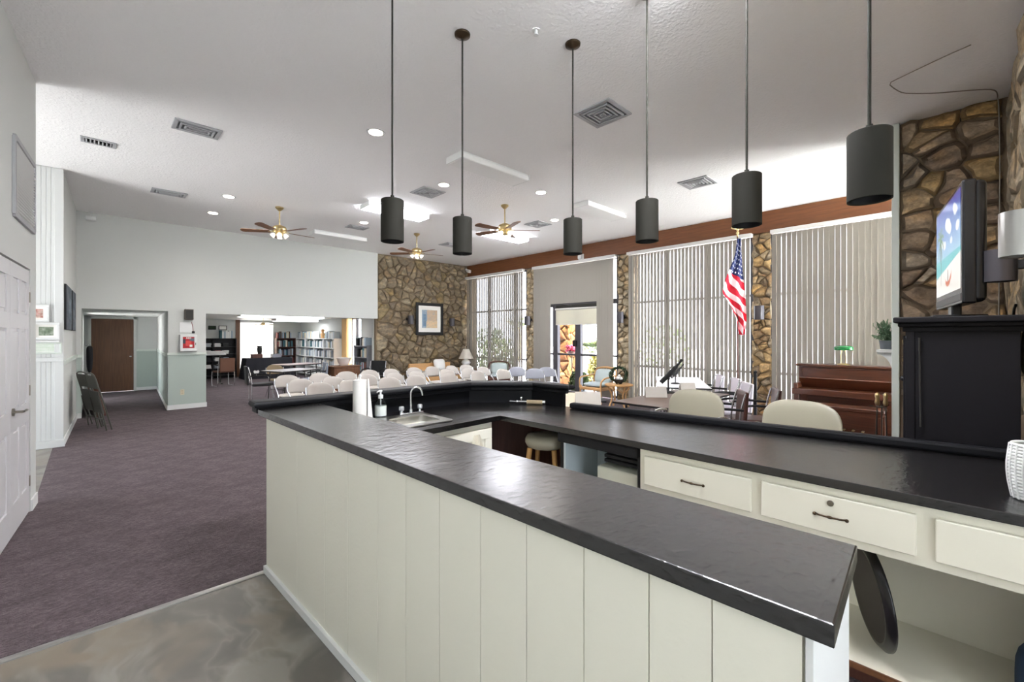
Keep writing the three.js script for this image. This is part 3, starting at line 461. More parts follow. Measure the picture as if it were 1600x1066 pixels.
vent(.88, -6.05, .44, .3, 'largest rectangular metal ceiling vent at the upper left'); vent(.94, -9.07, .46, .28, 'rectangular ceiling vent above the far white wall');
{ const p = thing('ceiling_vent', 'small slotted ceiling vent at far left near the entry', 'vent', [.08, CEIL, -7.3], 0, 'ceiling air vents'); duct(p, .32, .2); mesh('frame', [rbox(.32, .012, .034, 0, -.006, .083, .004), rbox(.32, .012, .034, 0, -.006, -.083, .004), rbox(.036, .012, .14, .142, -.006, 0, .004), rbox(.036, .012, .14, -.142, -.006, 0, .004)], mat.ventMetal, p); for (let i = 0; i < 7; i++) mesh('louver', rbox(.014, .02, .14, -.108 + i * .036, -.006, 0, .003), mat.ventMetal, p); }
function fan(x, z, label, turn, y = CEIL, s = 1) {
  const p = thing('ceiling_fan', label, 'ceiling fan', [x, y, z], turn, 'ceiling fans'); p.scale.setScalar(s);
  mesh('canopy', lathe([[0, 0], [.07, -.002], [.068, -.02], [.03, -.06], [.014, -.07], [0, -.07]], 24), mat.brass, p);
  mesh('downrod', cyl(.011, .011, .28, 0, -.2, 0, 10), mat.brass, p);
  mesh('motor', lathe([[.012, -.33], [.05, -.335], [.105, -.36], [.125, -.4], [.12, -.45], [.08, -.47], [0, -.47]], 32), mat.brass, p);
  const k = mesh('light_kit', lathe([[.055, -.47], [.06, -.5], [.045, -.54], [0, -.55]], 24), mat.brass, p);
  for (let i = 0; i < 4; i++) { const a = i * Math.PI / 2 + .4; mesh('glass_shade', lathe([[.014, 0], [.03, -.015], [.042, -.05], [.045, -.07]], 16).rotateZ(.75).rotateY(-a).translate(.075 * Math.cos(a), -.49, .075 * Math.sin(a)), mat.frosted, k); }
  const sh = new THREE.Shape(); sh.moveTo(.16, -.05); sh.lineTo(.58, -.066); sh.quadraticCurveTo(.64, -.06, .64, 0); sh.quadraticCurveTo(.64, .06, .58, .066); sh.lineTo(.16, .05);
  for (let i = 0; i < 5; i++) {
    const b = mesh('blade', new THREE.ExtrudeGeometry(sh, { depth: .008, bevelEnabled: false }).rotateX(-Math.PI / 2 + .2).translate(0, -.455, 0).rotateY(i * Math.PI * .4), mat.midWood, p);
    mesh('blade_iron', [rbox(.1, .008, .04, .14, -.45, 0, .003).rotateY(i * Math.PI * .4)], mat.brass, b);
  }
}
fan(2.5, -8.7, 'left brass ceiling fan with brown blades before the white wall', .1); fan(5.38, -5.73, 'brass ceiling fan hanging before the glowing panel right of centre', .55); fan(5.42, -8.74, 'smallest brass ceiling fan, in front of the stone wall', -.25);
fan(4.0, -15.6, 'dark ceiling fan inside the library before the bright window', .3, LIBC, .55);
{ const p = thing('sprinkler_head', 'tiny white sprinkler head on the ceiling at top centre', 'sprinkler', [2.47, CEIL, -2.28]); mesh('escutcheon', cyl(.03, .03, .006, 0, -.003, 0), mat.white, p); mesh('head', [cyl(.012, .012, .03, 0, -.02, 0), cyl(.02, .02, .004, 0, -.04, 0)], mat.white, p); }
tag(mesh('ceiling_cable', tube([[5.1, CEIL - .012, .06], [5.14, CEIL - .02, -.1], [5.3, CEIL - .014, -.42], [5.36, CEIL - .014, -.46], [5.6, CEIL - .03, -.38], [5.85, CEIL - .022, -.16], [6.15, CEIL - .016, .2], [6.42, CEIL - .05, .26], [6.42, 3.2, .27], [6.42, 2.2, .265], [6.4, 1.4, .26]], .0045, 80), M(0x8f887e, .7)), 'thin pale cable looping over the ceiling and down the stone corner', 'cable');
{ const p = thing('security_camera', 'small white camera in the upper corner by the stone wall', 'camera', [9.05, 3.72, -11.42]); mesh('bracket', [rbox(.06, .06, .04, 0, .06, -.1, .008), rod([0, .05, -.1], [0, 0, 0], .012)], mat.white, p); mesh('housing', rbox(.1, .1, .16, 0, 0, .03, .02).rotateX(.3), mat.white, p);
  const q = thing('security_camera', 'small white camera high in the left corner of the far wall', 'camera', [.02, 3.78, -11.45]); mesh('bracket', rod([0, .08, -.13], [0, 0, 0], .014), mat.white, q); mesh('housing', rbox(.15, .08, .09, 0, 0, .02, .02), mat.white, q);
  const e = thing('motion_sensor', 'small white sensor on the brown beam behind the third pendant', 'sensor', [9.13, 3.6, -6.85]); mesh('back_plate', rbox(.03, .16, .16, .02, 0, 0, .01), mat.white, e); mesh('housing', rbox(.08, .12, .12, -.03, 0, 0, .03), mat.white, e); }

// ---------- vertical blinds ----------
function blind(name, label, z0, z1, angle, y0, m, cut) {
  const b = thing(name, label, 'blinds', [0, 0, 0], 0, 'vertical blinds on the window wall');
  mesh('headrail', rspan(9.05, 9.17, 3.455, 3.525, z0, z1, .008), mat.rail, b);
  const full = join(new THREE.BoxGeometry(.0016, 3.45 - y0, .089)), short = join(new THREE.BoxGeometry(.0016, 3.45 - 2.43, .089)), n = Math.floor((z1 - z0 - .02) / .08);
  for (let i = 0; i < n; i++) {
    const z = z0 + .05 + i * .08, above = cut && z > cut[0] && z < cut[1];
    const s = mesh('slat', above ? short : full, m, b); s.position.set(9.12, above ? (3.45 + 2.43) / 2 : (3.45 + y0) / 2, z); s.rotation.y = -angle + rr(-.05, .05);
  }
  return b;
}
blind('vertical_blind', 'see-through vertical blind with open slats in the corner by the stone wall', -11.6, -8.9, .2, .06, mat.slat);
blind('vertical_blind', 'closed flat beige vertical blind cut out round the glass door', -8.52, -5.79, .03, .06, mat.slatFlat, [-7.86, -6.32]);
blind('vertical_blind', 'bright striped vertical blind behind the flag, between two stone piers', -5.47, -2.78, .36, .06, mat.slat);
blind('vertical_blind', 'vertical blind behind the piano, at the right of the stone pier', -2.46, .28, .36, .06, mat.slat);
{ const s = thing('roller_shade', 'short cream roller shade at the top of the glass door', 'shade', [9.215, 0, -7.07]); mesh('fabric', box(.004, .42, 1.38, 0, 2.07, 0), M(0xd2cfbf, .8, { transmission: .25, thickness: 0 }), s); mesh('hem_bar', rbox(.014, .02, 1.38, 0, 1.865, 0, .005), mat.rail, s); mesh('roller', rod([0, 2.285, -.7], [0, 2.285, .7], .028, .028, 14), mat.rail, s); }

// ---------- on the walls ----------
const flat = (w, h, m, name, parent, x = 0, y = 0, z = 0) => mesh(name, new THREE.PlaneGeometry(w, h).translate(x, y, z), m, parent);
const print = (t, rough = .7) => M(0xffffff, rough, { map: t, uv: 'keep' });
function framed(name, label, [x, y, z], turn, w, h, bw, fm, art, mount = 0, mm = mat.paper) {
  const p = thing(name, label, 'picture', [x, y, z], turn);
  mesh('frame', [rbox(w, bw, .03, 0, h / 2 - bw / 2, 0, .006), rbox(w, bw, .03, 0, -h / 2 + bw / 2, 0, .006), rbox(bw, h - 2 * bw, .03, w / 2 - bw / 2, 0, 0, .006), rbox(bw, h - 2 * bw, .03, -w / 2 + bw / 2, 0, 0, .006)], fm, p);
  if (mount) mesh('mount', box(w - 2 * bw, h - 2 * bw, .006, 0, 0, -.008), mm, p);
  flat(w - 2 * bw - 2 * mount, h - 2 * bw - 2 * mount, art, 'print', p, 0, 0, -.004); mesh('backing', box(w - bw, h - bw, .008, 0, 0, -.016), mat.card, p);
  return p;
}
const sconceMetal = M(0x4a474b, .35, { metalness: .5 });
const wash = (cols) => canvasTex(256, 256, (c, w, h) => { c.fillStyle = cols[0]; c.fillRect(0, 0, w, h); for (let i = 0; i < 70; i++) { c.fillStyle = cols[1 + Math.floor(rnd() * (cols.length - 1))]; c.globalAlpha = .25; c.fillRect(rr(-40, w), rr(-40, h), rr(20, 120), rr(20, 120)); } });
framed('framed_painting', 'large abstract painting in a black frame on the stone wall', [7.63, 2.085, -11.55], 0, 1.0, 1.0, .09, mat.black, print(canvasTex(256, 256, (c, w, h) => {
  c.fillStyle = '#d9c2a4'; c.fillRect(0, 0, w, h); c.fillStyle = '#8ba0b4'; c.fillRect(0, 0, 84, h); c.fillStyle = '#5f7f9c'; c.fillRect(22, 60, 44, 170); c.fillStyle = '#c9ae92'; c.fillRect(84, 0, 172, 150); c.fillStyle = '#e0c49c'; c.fillRect(70, 160, 186, 96);
  for (let i = 0; i < 300; i++) { c.globalAlpha = .12; c.fillStyle = ['#7890a8', '#e8d4b4', '#b89878', '#9aa8b0'][i % 4]; c.fillRect(rr(0, w), rr(0, h), rr(4, 40), rr(3, 24)); } })), .13);
function sconce(label, [x, y, z], turn, r = .065, h = .2, m = sconceMetal) {
  const p = thing('wall_sconce', label, 'wall lamp', [x, y, z], turn, 'cylinder wall sconces');
  mesh('shade', lathe([[r - .006, -h / 2 + .003], [r, -h / 2], [r, h / 2], [r - .006, h / 2 - .003]], 24), m, p); mesh('bracket', [rbox(.04, .05, .1, 0, 0, -r - .03, .006), rbox(.1, .12, .014, 0, 0, -r - .075, .004)], mat.black, p); mesh('lamp_holder', [cyl(.02, .02, h * .5, 0, 0, 0)], mat.lampOff, p);
}
sconce('dark cylinder wall lamp left of the framed painting', [6.9, 2.04, -11.46], 0, .09, .26); sconce('dark cylinder wall lamp right of the framed painting', [8.42, 2.0, -11.46], 0, .09, .26);
sconce('dark cylinder wall lamp on the stone pier left of the glass door', [9.1, 2.0, -8.735], -Math.PI / 2, .085, .26); sconce('dark cylinder wall lamp on the stone pier right of the glass door', [9.1, 2.0, -5.665], -Math.PI / 2, .08, .26); sconce('dark cylinder wall lamp on the stone pier beside the flag', [9.1, 2.0, -2.655], -Math.PI / 2, .085, .26);
sconce('black cylinder wall lamp right behind the television', [3.64, 1.95, .155], Math.PI, .066, .175); sconce('grey cylinder wall lamp cut by the right edge of the photo', [2.62, 1.96, .165], Math.PI, .06, .175, mat.steel);
{
  const shelfY = 1.5, s = tag(mesh('picture_ledge', rspan(-1.1, -.3, shelfY - .03, shelfY, -8.84, -8.76, .005), mat.white), 'thin white picture ledge on the panelled entry wall', 'shelf');
  framed('photo_frame', 'upper white frame with a reddish print on the panelled wall', [-.52, 1.87, -8.815], 0, .24, .24, .03, mat.white, print(wash(['#b8746a', '#d8b0a0', '#7a6a5c', '#e0d8cc'])), .03);
  framed('photo_frame', 'white frame with a green landscape standing on the picture ledge', [-.43, shelfY + .125, -8.795], 0, .26, .24, .03, mat.white, print(wash(['#7c8c74', '#d8d8d0', '#4c5c48', '#a8b0a0'])), .03);
  framed('photo_frame', 'wide pale green print below the picture ledge', [-.46, 1.39, -8.815], 0, .36, .16, .02, mat.trimGreen, print(wash(['#dfe6dc', '#d4e0d0', '#e8ece4', '#c4d4c0'])));
  const dir = Math.PI / 2 - .0321;
  for (const [z, w, lab] of [[-9.45, 1.0, 'dark blue photo canvas nearer the entry on the left wall'], [-10.55, .75, 'dark photo canvas farther along the left wall']]) { const p = thing('canvas_print', lab, 'picture', [-.268 - .0321 * (z + 8.86) + .014, 1.98, z], dir); mesh('canvas', rbox(w, .66, .024, 0, 0, 0, .004), mat.black, p); flat(w - .01, .65, print(wash(['#33424e', '#56646e', '#9aa4ac', '#1f2a34', '#6c5f66'])), 'print', p, 0, 0, .0128); }
  const g = thing('wall_grille', 'large white return air grille above the double doors', 'vent', [-.36, 2.8, -6], Math.atan2(-.0708, 1)); const gw = .78, gh = .6;
  mesh('frame', [rbox(.02, .04, gw, .01, gh / 2, .54, .004), rbox(.02, .04, gw, .01, -gh / 2, .54, .004), rbox(.02, gh, .04, .01, 0, .54 - gw / 2, .004), rbox(.02, gh, .04, .01, 0, .54 + gw / 2, .004)], mat.ventMetal, g);
  for (let i = 0; i < 22; i++) mesh('louver', box(.012, .02, gw - .04).rotateZ(.6).translate(.008, -gh / 2 + .035 + i * .0253, .54), mat.white, g);
  const a = thing('defibrillator_cabinet', 'white wall cabinet with red defibrillator window', 'cabinet', [1.515, 1.41, ZF + .005]);
  mesh('box', rbox(.3, .36, .12, 0, 0, .06, .012), mat.white, a);
  flat(.2, .24, print(canvasTex(256, 300, (c, w, h) => { c.fillStyle = '#b3202a'; c.fillRect(0, 0, w, h); c.fillStyle = '#3a3f4a'; c.fillRect(0, 60, 60, 120); c.fillStyle = '#5a6470'; c.fillRect(150, 40, 106, 80); c.fillStyle = '#f2e8e4'; c.font = 'bold 62px sans-serif'; c.textAlign = 'center'; c.fillText('AED', w / 2, 54); c.fillStyle = '#d84a44'; c.fillRect(60, 110, 130, 130); c.fillStyle = '#e8e4e0'; c.fillRect(150, 210, 60, 60); }), .3), 'window_print', a, 0, .01, .1215);
  mesh('latch', rbox(.02, .05, .012, .12, -.02, .124, .004), mat.chrome, a);
  const sp = thing('wall_speaker', 'small grey-brown loudspeaker box above the defibrillator cabinet', 'speaker', [1.53, 2.02, ZF + .06]); mesh('cabinet', rbox(.15, .22, .11, 0, 0, 0, .008), M(0x6d655c, .7), sp); mesh('grille', rbox(.13, .19, .01, 0, 0, .055, .004), mat.darkMetal, sp);
  const st = thing('alarm_strobe', 'small white panel with red-tipped cord above the defibrillator cabinet', 'alarm', [1.5, 1.74, ZF + .008]); mesh('plate', rbox(.22, .22, .016, -.02, 0, 0, .004), mat.white, st); mesh('cord', tube([[.08, .12, .01], [.1, .02, .015], [.11, -.08, .012]], .005), M(0x8a2a28, .6), st); mesh('horn', rbox(.05, .05, .04, .11, -.1, .015, .01), mat.black, st);
  const o = thing('wall_outlet', 'ivory wall outlet low on the pale green pier', 'outlet', [1.42, .36, ZF + .012]); mesh('plate', rbox(.07, .115, .008, 0, 0, 0, .003), M(0xd9cfb4, .5), o); mesh('sockets', [rbox(.034, .03, .004, 0, .025, .004, .004), rbox(.034, .03, .004, 0, -.025, .004, .004)], M(0xc8bd9e, .5), o);
}

// ---------- folded things leaning at the left ----------
[[-.12, -10.42, .0, 'folded grey steel chair leaning on the left wall, nearest the entry'], [-.02, -9.95, .06, 'folded grey steel chair in front, tilted against the first one']].forEach(([x, z, a, label]) => {
  const p = thing('folding_chair', label, 'folding chair', [x + .2, 0, z], 1.9 - a); p.rotation.order = 'YXZ'; p.rotation.x = -.2;
  const m = M(0x55554e, .45, { metalness: .4 });
  for (const s of [-1, 1]) { mesh('leg', tube([[s * .22, .01, .03], [s * .215, .45, .02], [s * .2, .9, 0], [s * .13, .96, 0], [0, .97, 0]], .012), m, p); mesh('leg', tube([[s * .19, .01, -.03], [s * .185, .55, -.015]], .011, 8), m, p); }
  mesh('backrest', rbox(.4, .22, .014, 0, .82, 0, .008), m, p); mesh('seat', rbox(.37, .38, .02, 0, .48, -.005, .01), m, p); mesh('crossbar', rod([-.19, .2, -.03], [.19, .2, -.03], .009), m, p);
});
[[.12, -11.95, 'tan folded tabletop leaning in the hall recess', mat.card], [.22, -12.1, 'brown folded tabletop leaning in the hall recess', mat.tan]].forEach(([x, z, label, m]) => { const p = thing('folded_table', label, 'folded table', [x, 0, z], Math.PI / 2); p.rotation.order = 'YXZ'; p.rotation.x = -.22; mesh('tabletop', rbox(.9, .76, .03, 0, .385, 0, .006), m, p); mesh('edge_band', [rbox(.91, .02, .034, 0, .76, 0, .004), rbox(.91, .02, .034, 0, .01, 0, .004), rbox(.02, .75, .034, .45, .385, 0, .004), rbox(.02, .75, .034, -.45, .385, 0, .004)], mat.darkWood, p); mesh('leg_brace', rbox(.8, .03, .02, 0, .4, -.025, .004), mat.darkMetal, p); });
{ const p = thing('hall_coats', 'dark coat hanging on the left side of the hall recess', 'coat', [.0, 1.15, -15.6], Math.PI / 2); mesh('cloth', pad(.2, .16, .55, .06, .3, 24, 6, .6, .5), mat.clothBlack, p); mesh('hook', tube([[0, .15, -.08], [0, .2, -.03], [0, .17, .02]], .008, 8), mat.chrome, p); p.position.x = .0; }

// ---------- rows of padded chairs ----------
const rowName = { a: 'in the back row', b: 'in the middle row', c: 'in the row nearest the bar' };
function meetingChair(label, x, z, turn, fab = mat.fabric) {
  const p = thing('padded_chair', label, 'chair', [x, 0, z], turn, 'rows of padded meeting chairs');
  mesh('backrest', pad(.23, .185, .055, .03, 1.3, 40, 6, .8, .22).rotateX(-.14).translate(0, .62, -.235), fab, p);
  mesh('seat', pad(.215, .2, .2, .028, 0, 32, 6, .55, .55).rotateX(-Math.PI / 2).translate(0, .435, .02), fab, p);
  for (const s of [-1, 1]) { mesh('leg', tube([[s * .24, .005, .24], [s * .228, .3, .08], [s * .222, .5, -.06], [s * .232, .62, -.16], [s * .222, .74, -.19]], .0105, 20), mat.chrome, p); mesh('leg', tube([[s * .21, .005, -.24], [s * .205, .3, -.08], [s * .2, .42, .06]], .0105, 12), mat.chrome, p); }
  mesh('seat_rail', [rod([-.215, .405, .1], [.215, .405, .1], .009), rod([-.215, .38, -.02], [.215, .38, -.02], .009)], mat.chrome, p);
  return p;
}
{
  const rows = { a: [-9.1, [2.75, 3.38, 3.92, 4.46, 5.0, 5.6, 6.12, 6.64, 7.16]], b: [-8.15, [2.68, 3.27, 3.93, 4.5, 5.04, 5.86, 6.4, 6.93]], c: [-7.3, [2.7, 3.25, 3.93, 4.52, 5.24, 6.03, 6.78]] };
  let base = null;
  for (const k of ['c', 'b', 'a']) { const [z, xs] = rows[k]; xs.forEach((x, i) => { const label = ord[i] + ' beige padded chair from the left ' + rowName[k], zz = z + .235 + rr(-.06, .06), t = rr(-.1, .1) + .12; base ? dup(base, label, [x, 0, zz], t) : base = meetingChair(label, x, zz, t); }); }
  const g = meetingChair('grey padded chair at the right end of the rows, left of the last two', 7.43, -7.36, -.35, mat.fabricGrey);
  dup(g, 'grey padded chair beside the stone pier near the glass door', [7.3, 0, -6.7], -.5); dup(g, 'grey padded chair closest to the glass door', [7.84, 0, -6.8], -.5);
}

// ---------- seats and tables by the windows ----------
function rattanChair(label, x, z, turn, dark) {
  const p = thing('rattan_armchair', label, 'armchair', [x, 0, z], turn), m = dark ? mat.darkWood : mat.rattan;
  for (const [sx, sz] of [[1, 1], [-1, 1], [1, -1], [-1, -1]]) mesh('leg', tube([[sx * .3, 0, sz * .28], [sx * .29, .3, sz * .27], [sx * .28, .4, sz * .26]], .022, 10), m, p);
  mesh('seat_frame', [rbox(.62, .07, .58, 0, .33, 0, .02)], m, p);
  mesh('back_frame', [tube([[-.3, .36, -.26], [-.31, .6, -.3], [-.26, .76, -.35], [0, .8, -.37], [.26, .76, -.35], [.31, .6, -.3], [.3, .36, -.26]], .022, 40, 8)], m, p);
  for (let i = -3; i <= 3; i++) mesh('spindle', rod([i * .075, .37, -.27], [i * .075, .775 - Math.abs(i) * .006, -.36], .009), m, p);
  for (const s of [-1, 1]) { mesh('arm', tube([[s * .3, .62, -.3], [s * .33, .6, -.1], [s * .34, .58, .18], [s * .31, .5, .28], [s * .3, .34, .28]], .02, 24, 8), m, p); }
  mesh('seat_cushion', pad(.28, .26, .26, .05, 0, 32, 6, .5, .5).rotateX(-Math.PI / 2).translate(0, .415, .01), M(0xaab6ba, .9), p);
  mesh('back_cushion', pad(.24, .17, .17, .055, 0, 32, 6, .5, .5).rotateX(-.25).translate(0, .6, -.24), M(0xb4bfbe, .9), p);
  return p;
}
rattanChair('light rattan armchair with pale blue cushions right of the glass door', 8.62, -5.98, -1.6); rattanChair('dark-railed armchair with pale cushions behind the chair rows', 8.55, -9.35, -.75, true);
{
  const t = thing('rattan_table', 'small round rattan side table beside the rattan armchair', 'side table', [8.3, 0, -5.2]);
  mesh('tabletop', cyl(.29, .29, .02, 0, .5, 0, 36), mat.rattan, t); mesh('rim', new THREE.TorusGeometry(.29, .018, 8, 40).rotateX(Math.PI / 2).translate(0, .49, 0), mat.rattan, t);
  for (let i = 0; i < 4; i++) { const a = i * Math.PI / 2 + .5, c = Math.cos(a), s = Math.sin(a); mesh('leg', tube([[c * .27, .48, s * .27], [c * .18, .3, s * .18], [c * .17, .18, s * .17], [c * .24, 0, s * .24]], .018, 16), mat.rattan, t); mesh('brace', tube([[c * .18, .32, s * .18], [Math.cos(a + .78) * .24, .42, Math.sin(a + .78) * .24], [-s * .18, .32, c * .18]], .011, 12), mat.rattan, t); }
  const w = thing('wreath_planter', 'green leafy wreath over a dark bowl on the rattan table', 'plant', [8.3, .511, -5.2], -.77), lv = [];
  for (let i = 0; i < 420; i++) { const a = rnd() * Math.PI * 2, r = .17 + rr(-.04, .04); lv.push(new THREE.PlaneGeometry(.022, .06).rotateX(rr(-1.4, 1.4)).rotateY(rr(0, 6)).translate(r * Math.cos(a), .2 + .16 * Math.sin(a), rr(-.04, .04))); }
  mesh('foliage', lv, mat.leafDark, w); mesh('bowl', lathe([[0, 0], [.06, 0], [.1, .06], [.11, .1], [.1, .1], [0, .09]], 24), mat.black, w); mesh('flower', [ball(.04, -.03, .13, .03), ball(.04, .04, .12, .02), ball(.035, 0, .17, .03)], mat.cloth, w);
  // end of the stone wall: lamp, table, sofa
  const e = thing('end_table', 'low wooden end table under the white lamp', 'side table', [8.72, 0, -11.15]); mesh('tabletop', rbox(.55, .03, .55, 0, .485, 0, .008), mat.midWood, e); for (const [x, z] of [[1, 1], [-1, 1], [1, -1], [-1, -1]]) mesh('leg', rbox(.04, .47, .04, x * .24, .235, z * .24, .005), mat.midWood, e);
  const l = thing('table_lamp', 'white table lamp with conical shade before the stone wall', 'lamp', [8.75, .5, -11.15]);
  mesh('base', lathe([[0, 0], [.08, .002], [.085, .02], [.05, .05], [.1, .11], [.155, .19], [.13, .25], [.05, .31], [.03, .34], [0, .34]], 8), mat.cloth, l); mesh('shade', lathe([[.245, .33], [.24, .325], [.1, .63], [.105, .635]], 36), M(0xf4eee2, .85, { transmission: .3, thickness: 0, side: THREE.DoubleSide }), l); mesh('finial', [cyl(.006, .006, .34, 0, .5, 0), ball(.012, 0, .67, 0)], mat.brass, l);
  const s = thing('sofa', 'low rattan sofa with cushions along the stone wall', 'sofa', [7.55, 0, -11.1]);
  mesh('base', rbox(1.5, .12, .7, 0, .3, 0, .03), mat.rattan, s); mesh('back', rbox(1.5, .45, .08, 0, .5, -.32, .03), mat.rattan, s); for (const x of [-1, 1]) mesh('arm', rbox(.08, .3, .66, x * .75, .42, 0, .03), mat.rattan, s); mesh('seat_cushion', rbox(1.36, .14, .6, 0, .43, .02, .05, 3), mat.fabric, s); for (const [x, z] of [[1, 1], [-1, 1], [1, -1], [-1, -1]]) mesh('leg', cyl(.03, .025, .25, x * .68, .125, z * .28), mat.rattan, s);
  const c = tag(mesh('throw_pillow', pad(.2, .17, .17, .07, 0, 28, 6, .45, .45).rotateX(-.25).translate(7.75, .68, -11.2), mat.cloth), 'white throw pillow on the sofa by the stone wall', 'pillow');
}
function table(name, label, x, z, turn, w, d, m, y = .74, leg = mat.darkMetal) {
  const t = thing(name, label, 'table', [x, 0, z], turn); mesh('tabletop', rbox(w, .03, d, 0, y - .015, 0, .006), m, t); mesh('edge_band', [rbox(w + .006, .022, .008, 0, y - .016, d / 2, .003), rbox(w + .006, .022, .008, 0, y - .016, -d / 2, .003), rbox(.008, .022, d, w / 2, y - .016, 0, .003), rbox(.008, .022, d, -w / 2, y - .016, 0, .003)], mat.black, t);
  for (const sx of [-1, 1]) { for (const sz of [-1, 1]) mesh('leg', rod([sx * (w / 2 - .12), 0, sz * (d / 2 - .1)], [sx * (w / 2 - .16), y - .03, sz * (d / 2 - .1)], .014), leg, t); mesh('crossbar', rod([sx * (w / 2 - .135), .3, -d / 2 + .1], [sx * (w / 2 - .135), .3, d / 2 - .1], .01), leg, t); } return t;
}
table('meeting_table', 'brown laminate folding table with microphone, behind the bar chairs', 5.6, -2.66, 0, 1.75, .78, mat.tableBrown);
table('meeting_table', 'cream-topped folding table close to the raised bar ledge', 4.24, -3.5, Math.PI * .25 - .03, 1.7, .72, mat.tableCream);
table('meeting_table', 'white-topped table farthest back near the striped blind', 7.6, -3.5, .5, 1.9, .8, mat.tableWhite);
function tent(label, x, z, turn, w = .24, h = .12, y = .741) { const p = thing('name_card', label, 'card', [x, y, z], turn, 'folded name cards'); for (const s of [-1, 1]) mesh('flap', box(w, h, .004).rotateX(s * -.42).translate(0, h * .456, s * h * .205), mat.card, p); }
tent('folded beige card on the cream table beside the bar ledge', 4.3, -3.12, -.85, .3, .16); tent('folded beige card on the brown table left of the microphone', 5.45, -2.85, -.85, .28, .15); tent('folded beige card on the brown table right of the microphone', 6.2, -2.75, -.7, .22, .15);
tag(mesh('folder', rbox(.3, .02, .22).rotateY(.75).translate(4.58, .752, -3.2), mat.black), 'black folder lying on the cream table', 'folder');
function mic(label, x, z, turn, s = 1) { const p = thing('desk_microphone', label, 'microphone', [x, .741, z], turn, 'desk microphones'); p.scale.setScalar(s); mesh('base', lathe([[0, 0], [.095, 0], [.095, .008], [.06, .02], [.012, .028], [0, .028]], 28), mat.black, p); mesh('stem', [cyl(.009, .009, .16, 0, .1, 0, 10), rbox(.03, .05, .03, 0, .19, 0, .006)], mat.black, p); mesh('body', [rod([-.09, .13, 0], [.02, .24, 0], .026, .034, 12), rod([.02, .24, 0], [.1, .33, 0], .034, .024, 12)], mat.black, p); mesh('clip', [rod([.03, .25, 0], [.05, .19, 0], .01)], mat.greyPlastic, p); mesh('head', [rod([.1, .33, 0], [.16, .4, 0], .016, .014, 12), ball(.02, .165, .405, 0)], mat.rubber, p); }
mic('black desk microphone on round base on the brown table', 5.98, -2.93, -.77, 1.15); mic('smaller black desk microphone farther back on the white table', 7.2, -3.4, -.77, .8);
function leatherChair(label, x, z, turn, cover = mat.leather) {
  const p = thing('conference_chair', label, 'chair', [x, 0, z], turn, 'sled-base chairs at the tables');
  mesh('backrest', rbox(.42, .42, .045, 0, .68, -.24, .02, 3).rotateX(-.06), cover, p); mesh('seat', rbox(.44, .06, .44, 0, .45, .02, .025, 3), cover, p);
  for (const s of [-1, 1]) { mesh('leg', tube([[s * .23, .44, -.2], [s * .235, .2, -.2], [s * .235, .012, -.18], [s * .235, .012, .1], [s * .235, .012, .2], [s * .235, .3, .22], [s * .23, .44, .2]], .011, 40), mat.chrome, p); mesh('back_tube', tube([[s * .225, .44, -.2], [s * .225, .66, -.22], [s * .22, .86, -.27]], .011, 10), mat.chrome, p); mesh('armrest', tube([[s * .25, .66, -.24], [s * .26, .67, 0], [s * .255, .64, .2]], .016, 12), mat.black, p); }
  mesh('seat_rail', [rod([-.22, .43, .18], [.22, .43, .18], .01), rod([-.22, .43, -.18], [.22, .43, -.18], .01)], mat.chrome, p); return p;
}
leatherChair('brown leather chair drawn up to the end of the brown table', 5.73, -2.15, -2.6); leatherChair('brown leather chair behind the right bar chair, before the stone pier', 6.3, -1.93, -2.7);
const pale = M(0xd9d2da, .6); leatherChair('pale chair at the right end of the white table', 7.82, -3.19, -2.52, pale); leatherChair('pale chair nearest the flagpole, left of the pair', 7.4, -2.78, -2.52, pale); leatherChair('pale chair nearest the flagpole, right of the pair', 6.78, -2.42, -2.52, pale);
function barChair(label, x, z, turn) {
  const p = thing('bar_chair', label, 'bar chair', [x, 0, z], turn, 'tall chairs at the bar');
  mesh('backrest', pad(.27, .2, .13, .035, .55, 40, 7, .7, .4).rotateX(-.1).translate(0, .87, -.22), mat.stoolVinyl, p); mesh('seat', pad(.24, .22, .22, .045, 0, 32, 6, .55, .55).rotateX(-Math.PI / 2).translate(0, .64, .02), mat.stoolVinyl, p);
  for (const s of [-1, 1]) { for (const z2 of [-1, 1]) mesh('leg', rod([s * .24, 0, z2 * .23], [s * .18, .61, z2 * .16], .013), mat.chrome, p); mesh('armrest', tube([[s * .2, .62, -.14], [s * .285, .7, -.2], [s * .29, .85, -.18], [s * .28, .86, .02], [s * .25, .72, .14], [s * .2, .62, .1]], .012, 30), mat.chrome, p); }
  mesh('footrest', new THREE.TorusGeometry(.26, .01, 8, 36).rotateX(Math.PI / 2).translate(0, .22, 0), mat.chrome, p); return p;
}
barChair('left cream padded bar chair behind the black rail', 3.76, -1.7, -1.7); barChair('right cream padded bar chair behind the black rail', 3.66, -.87, -1.72);

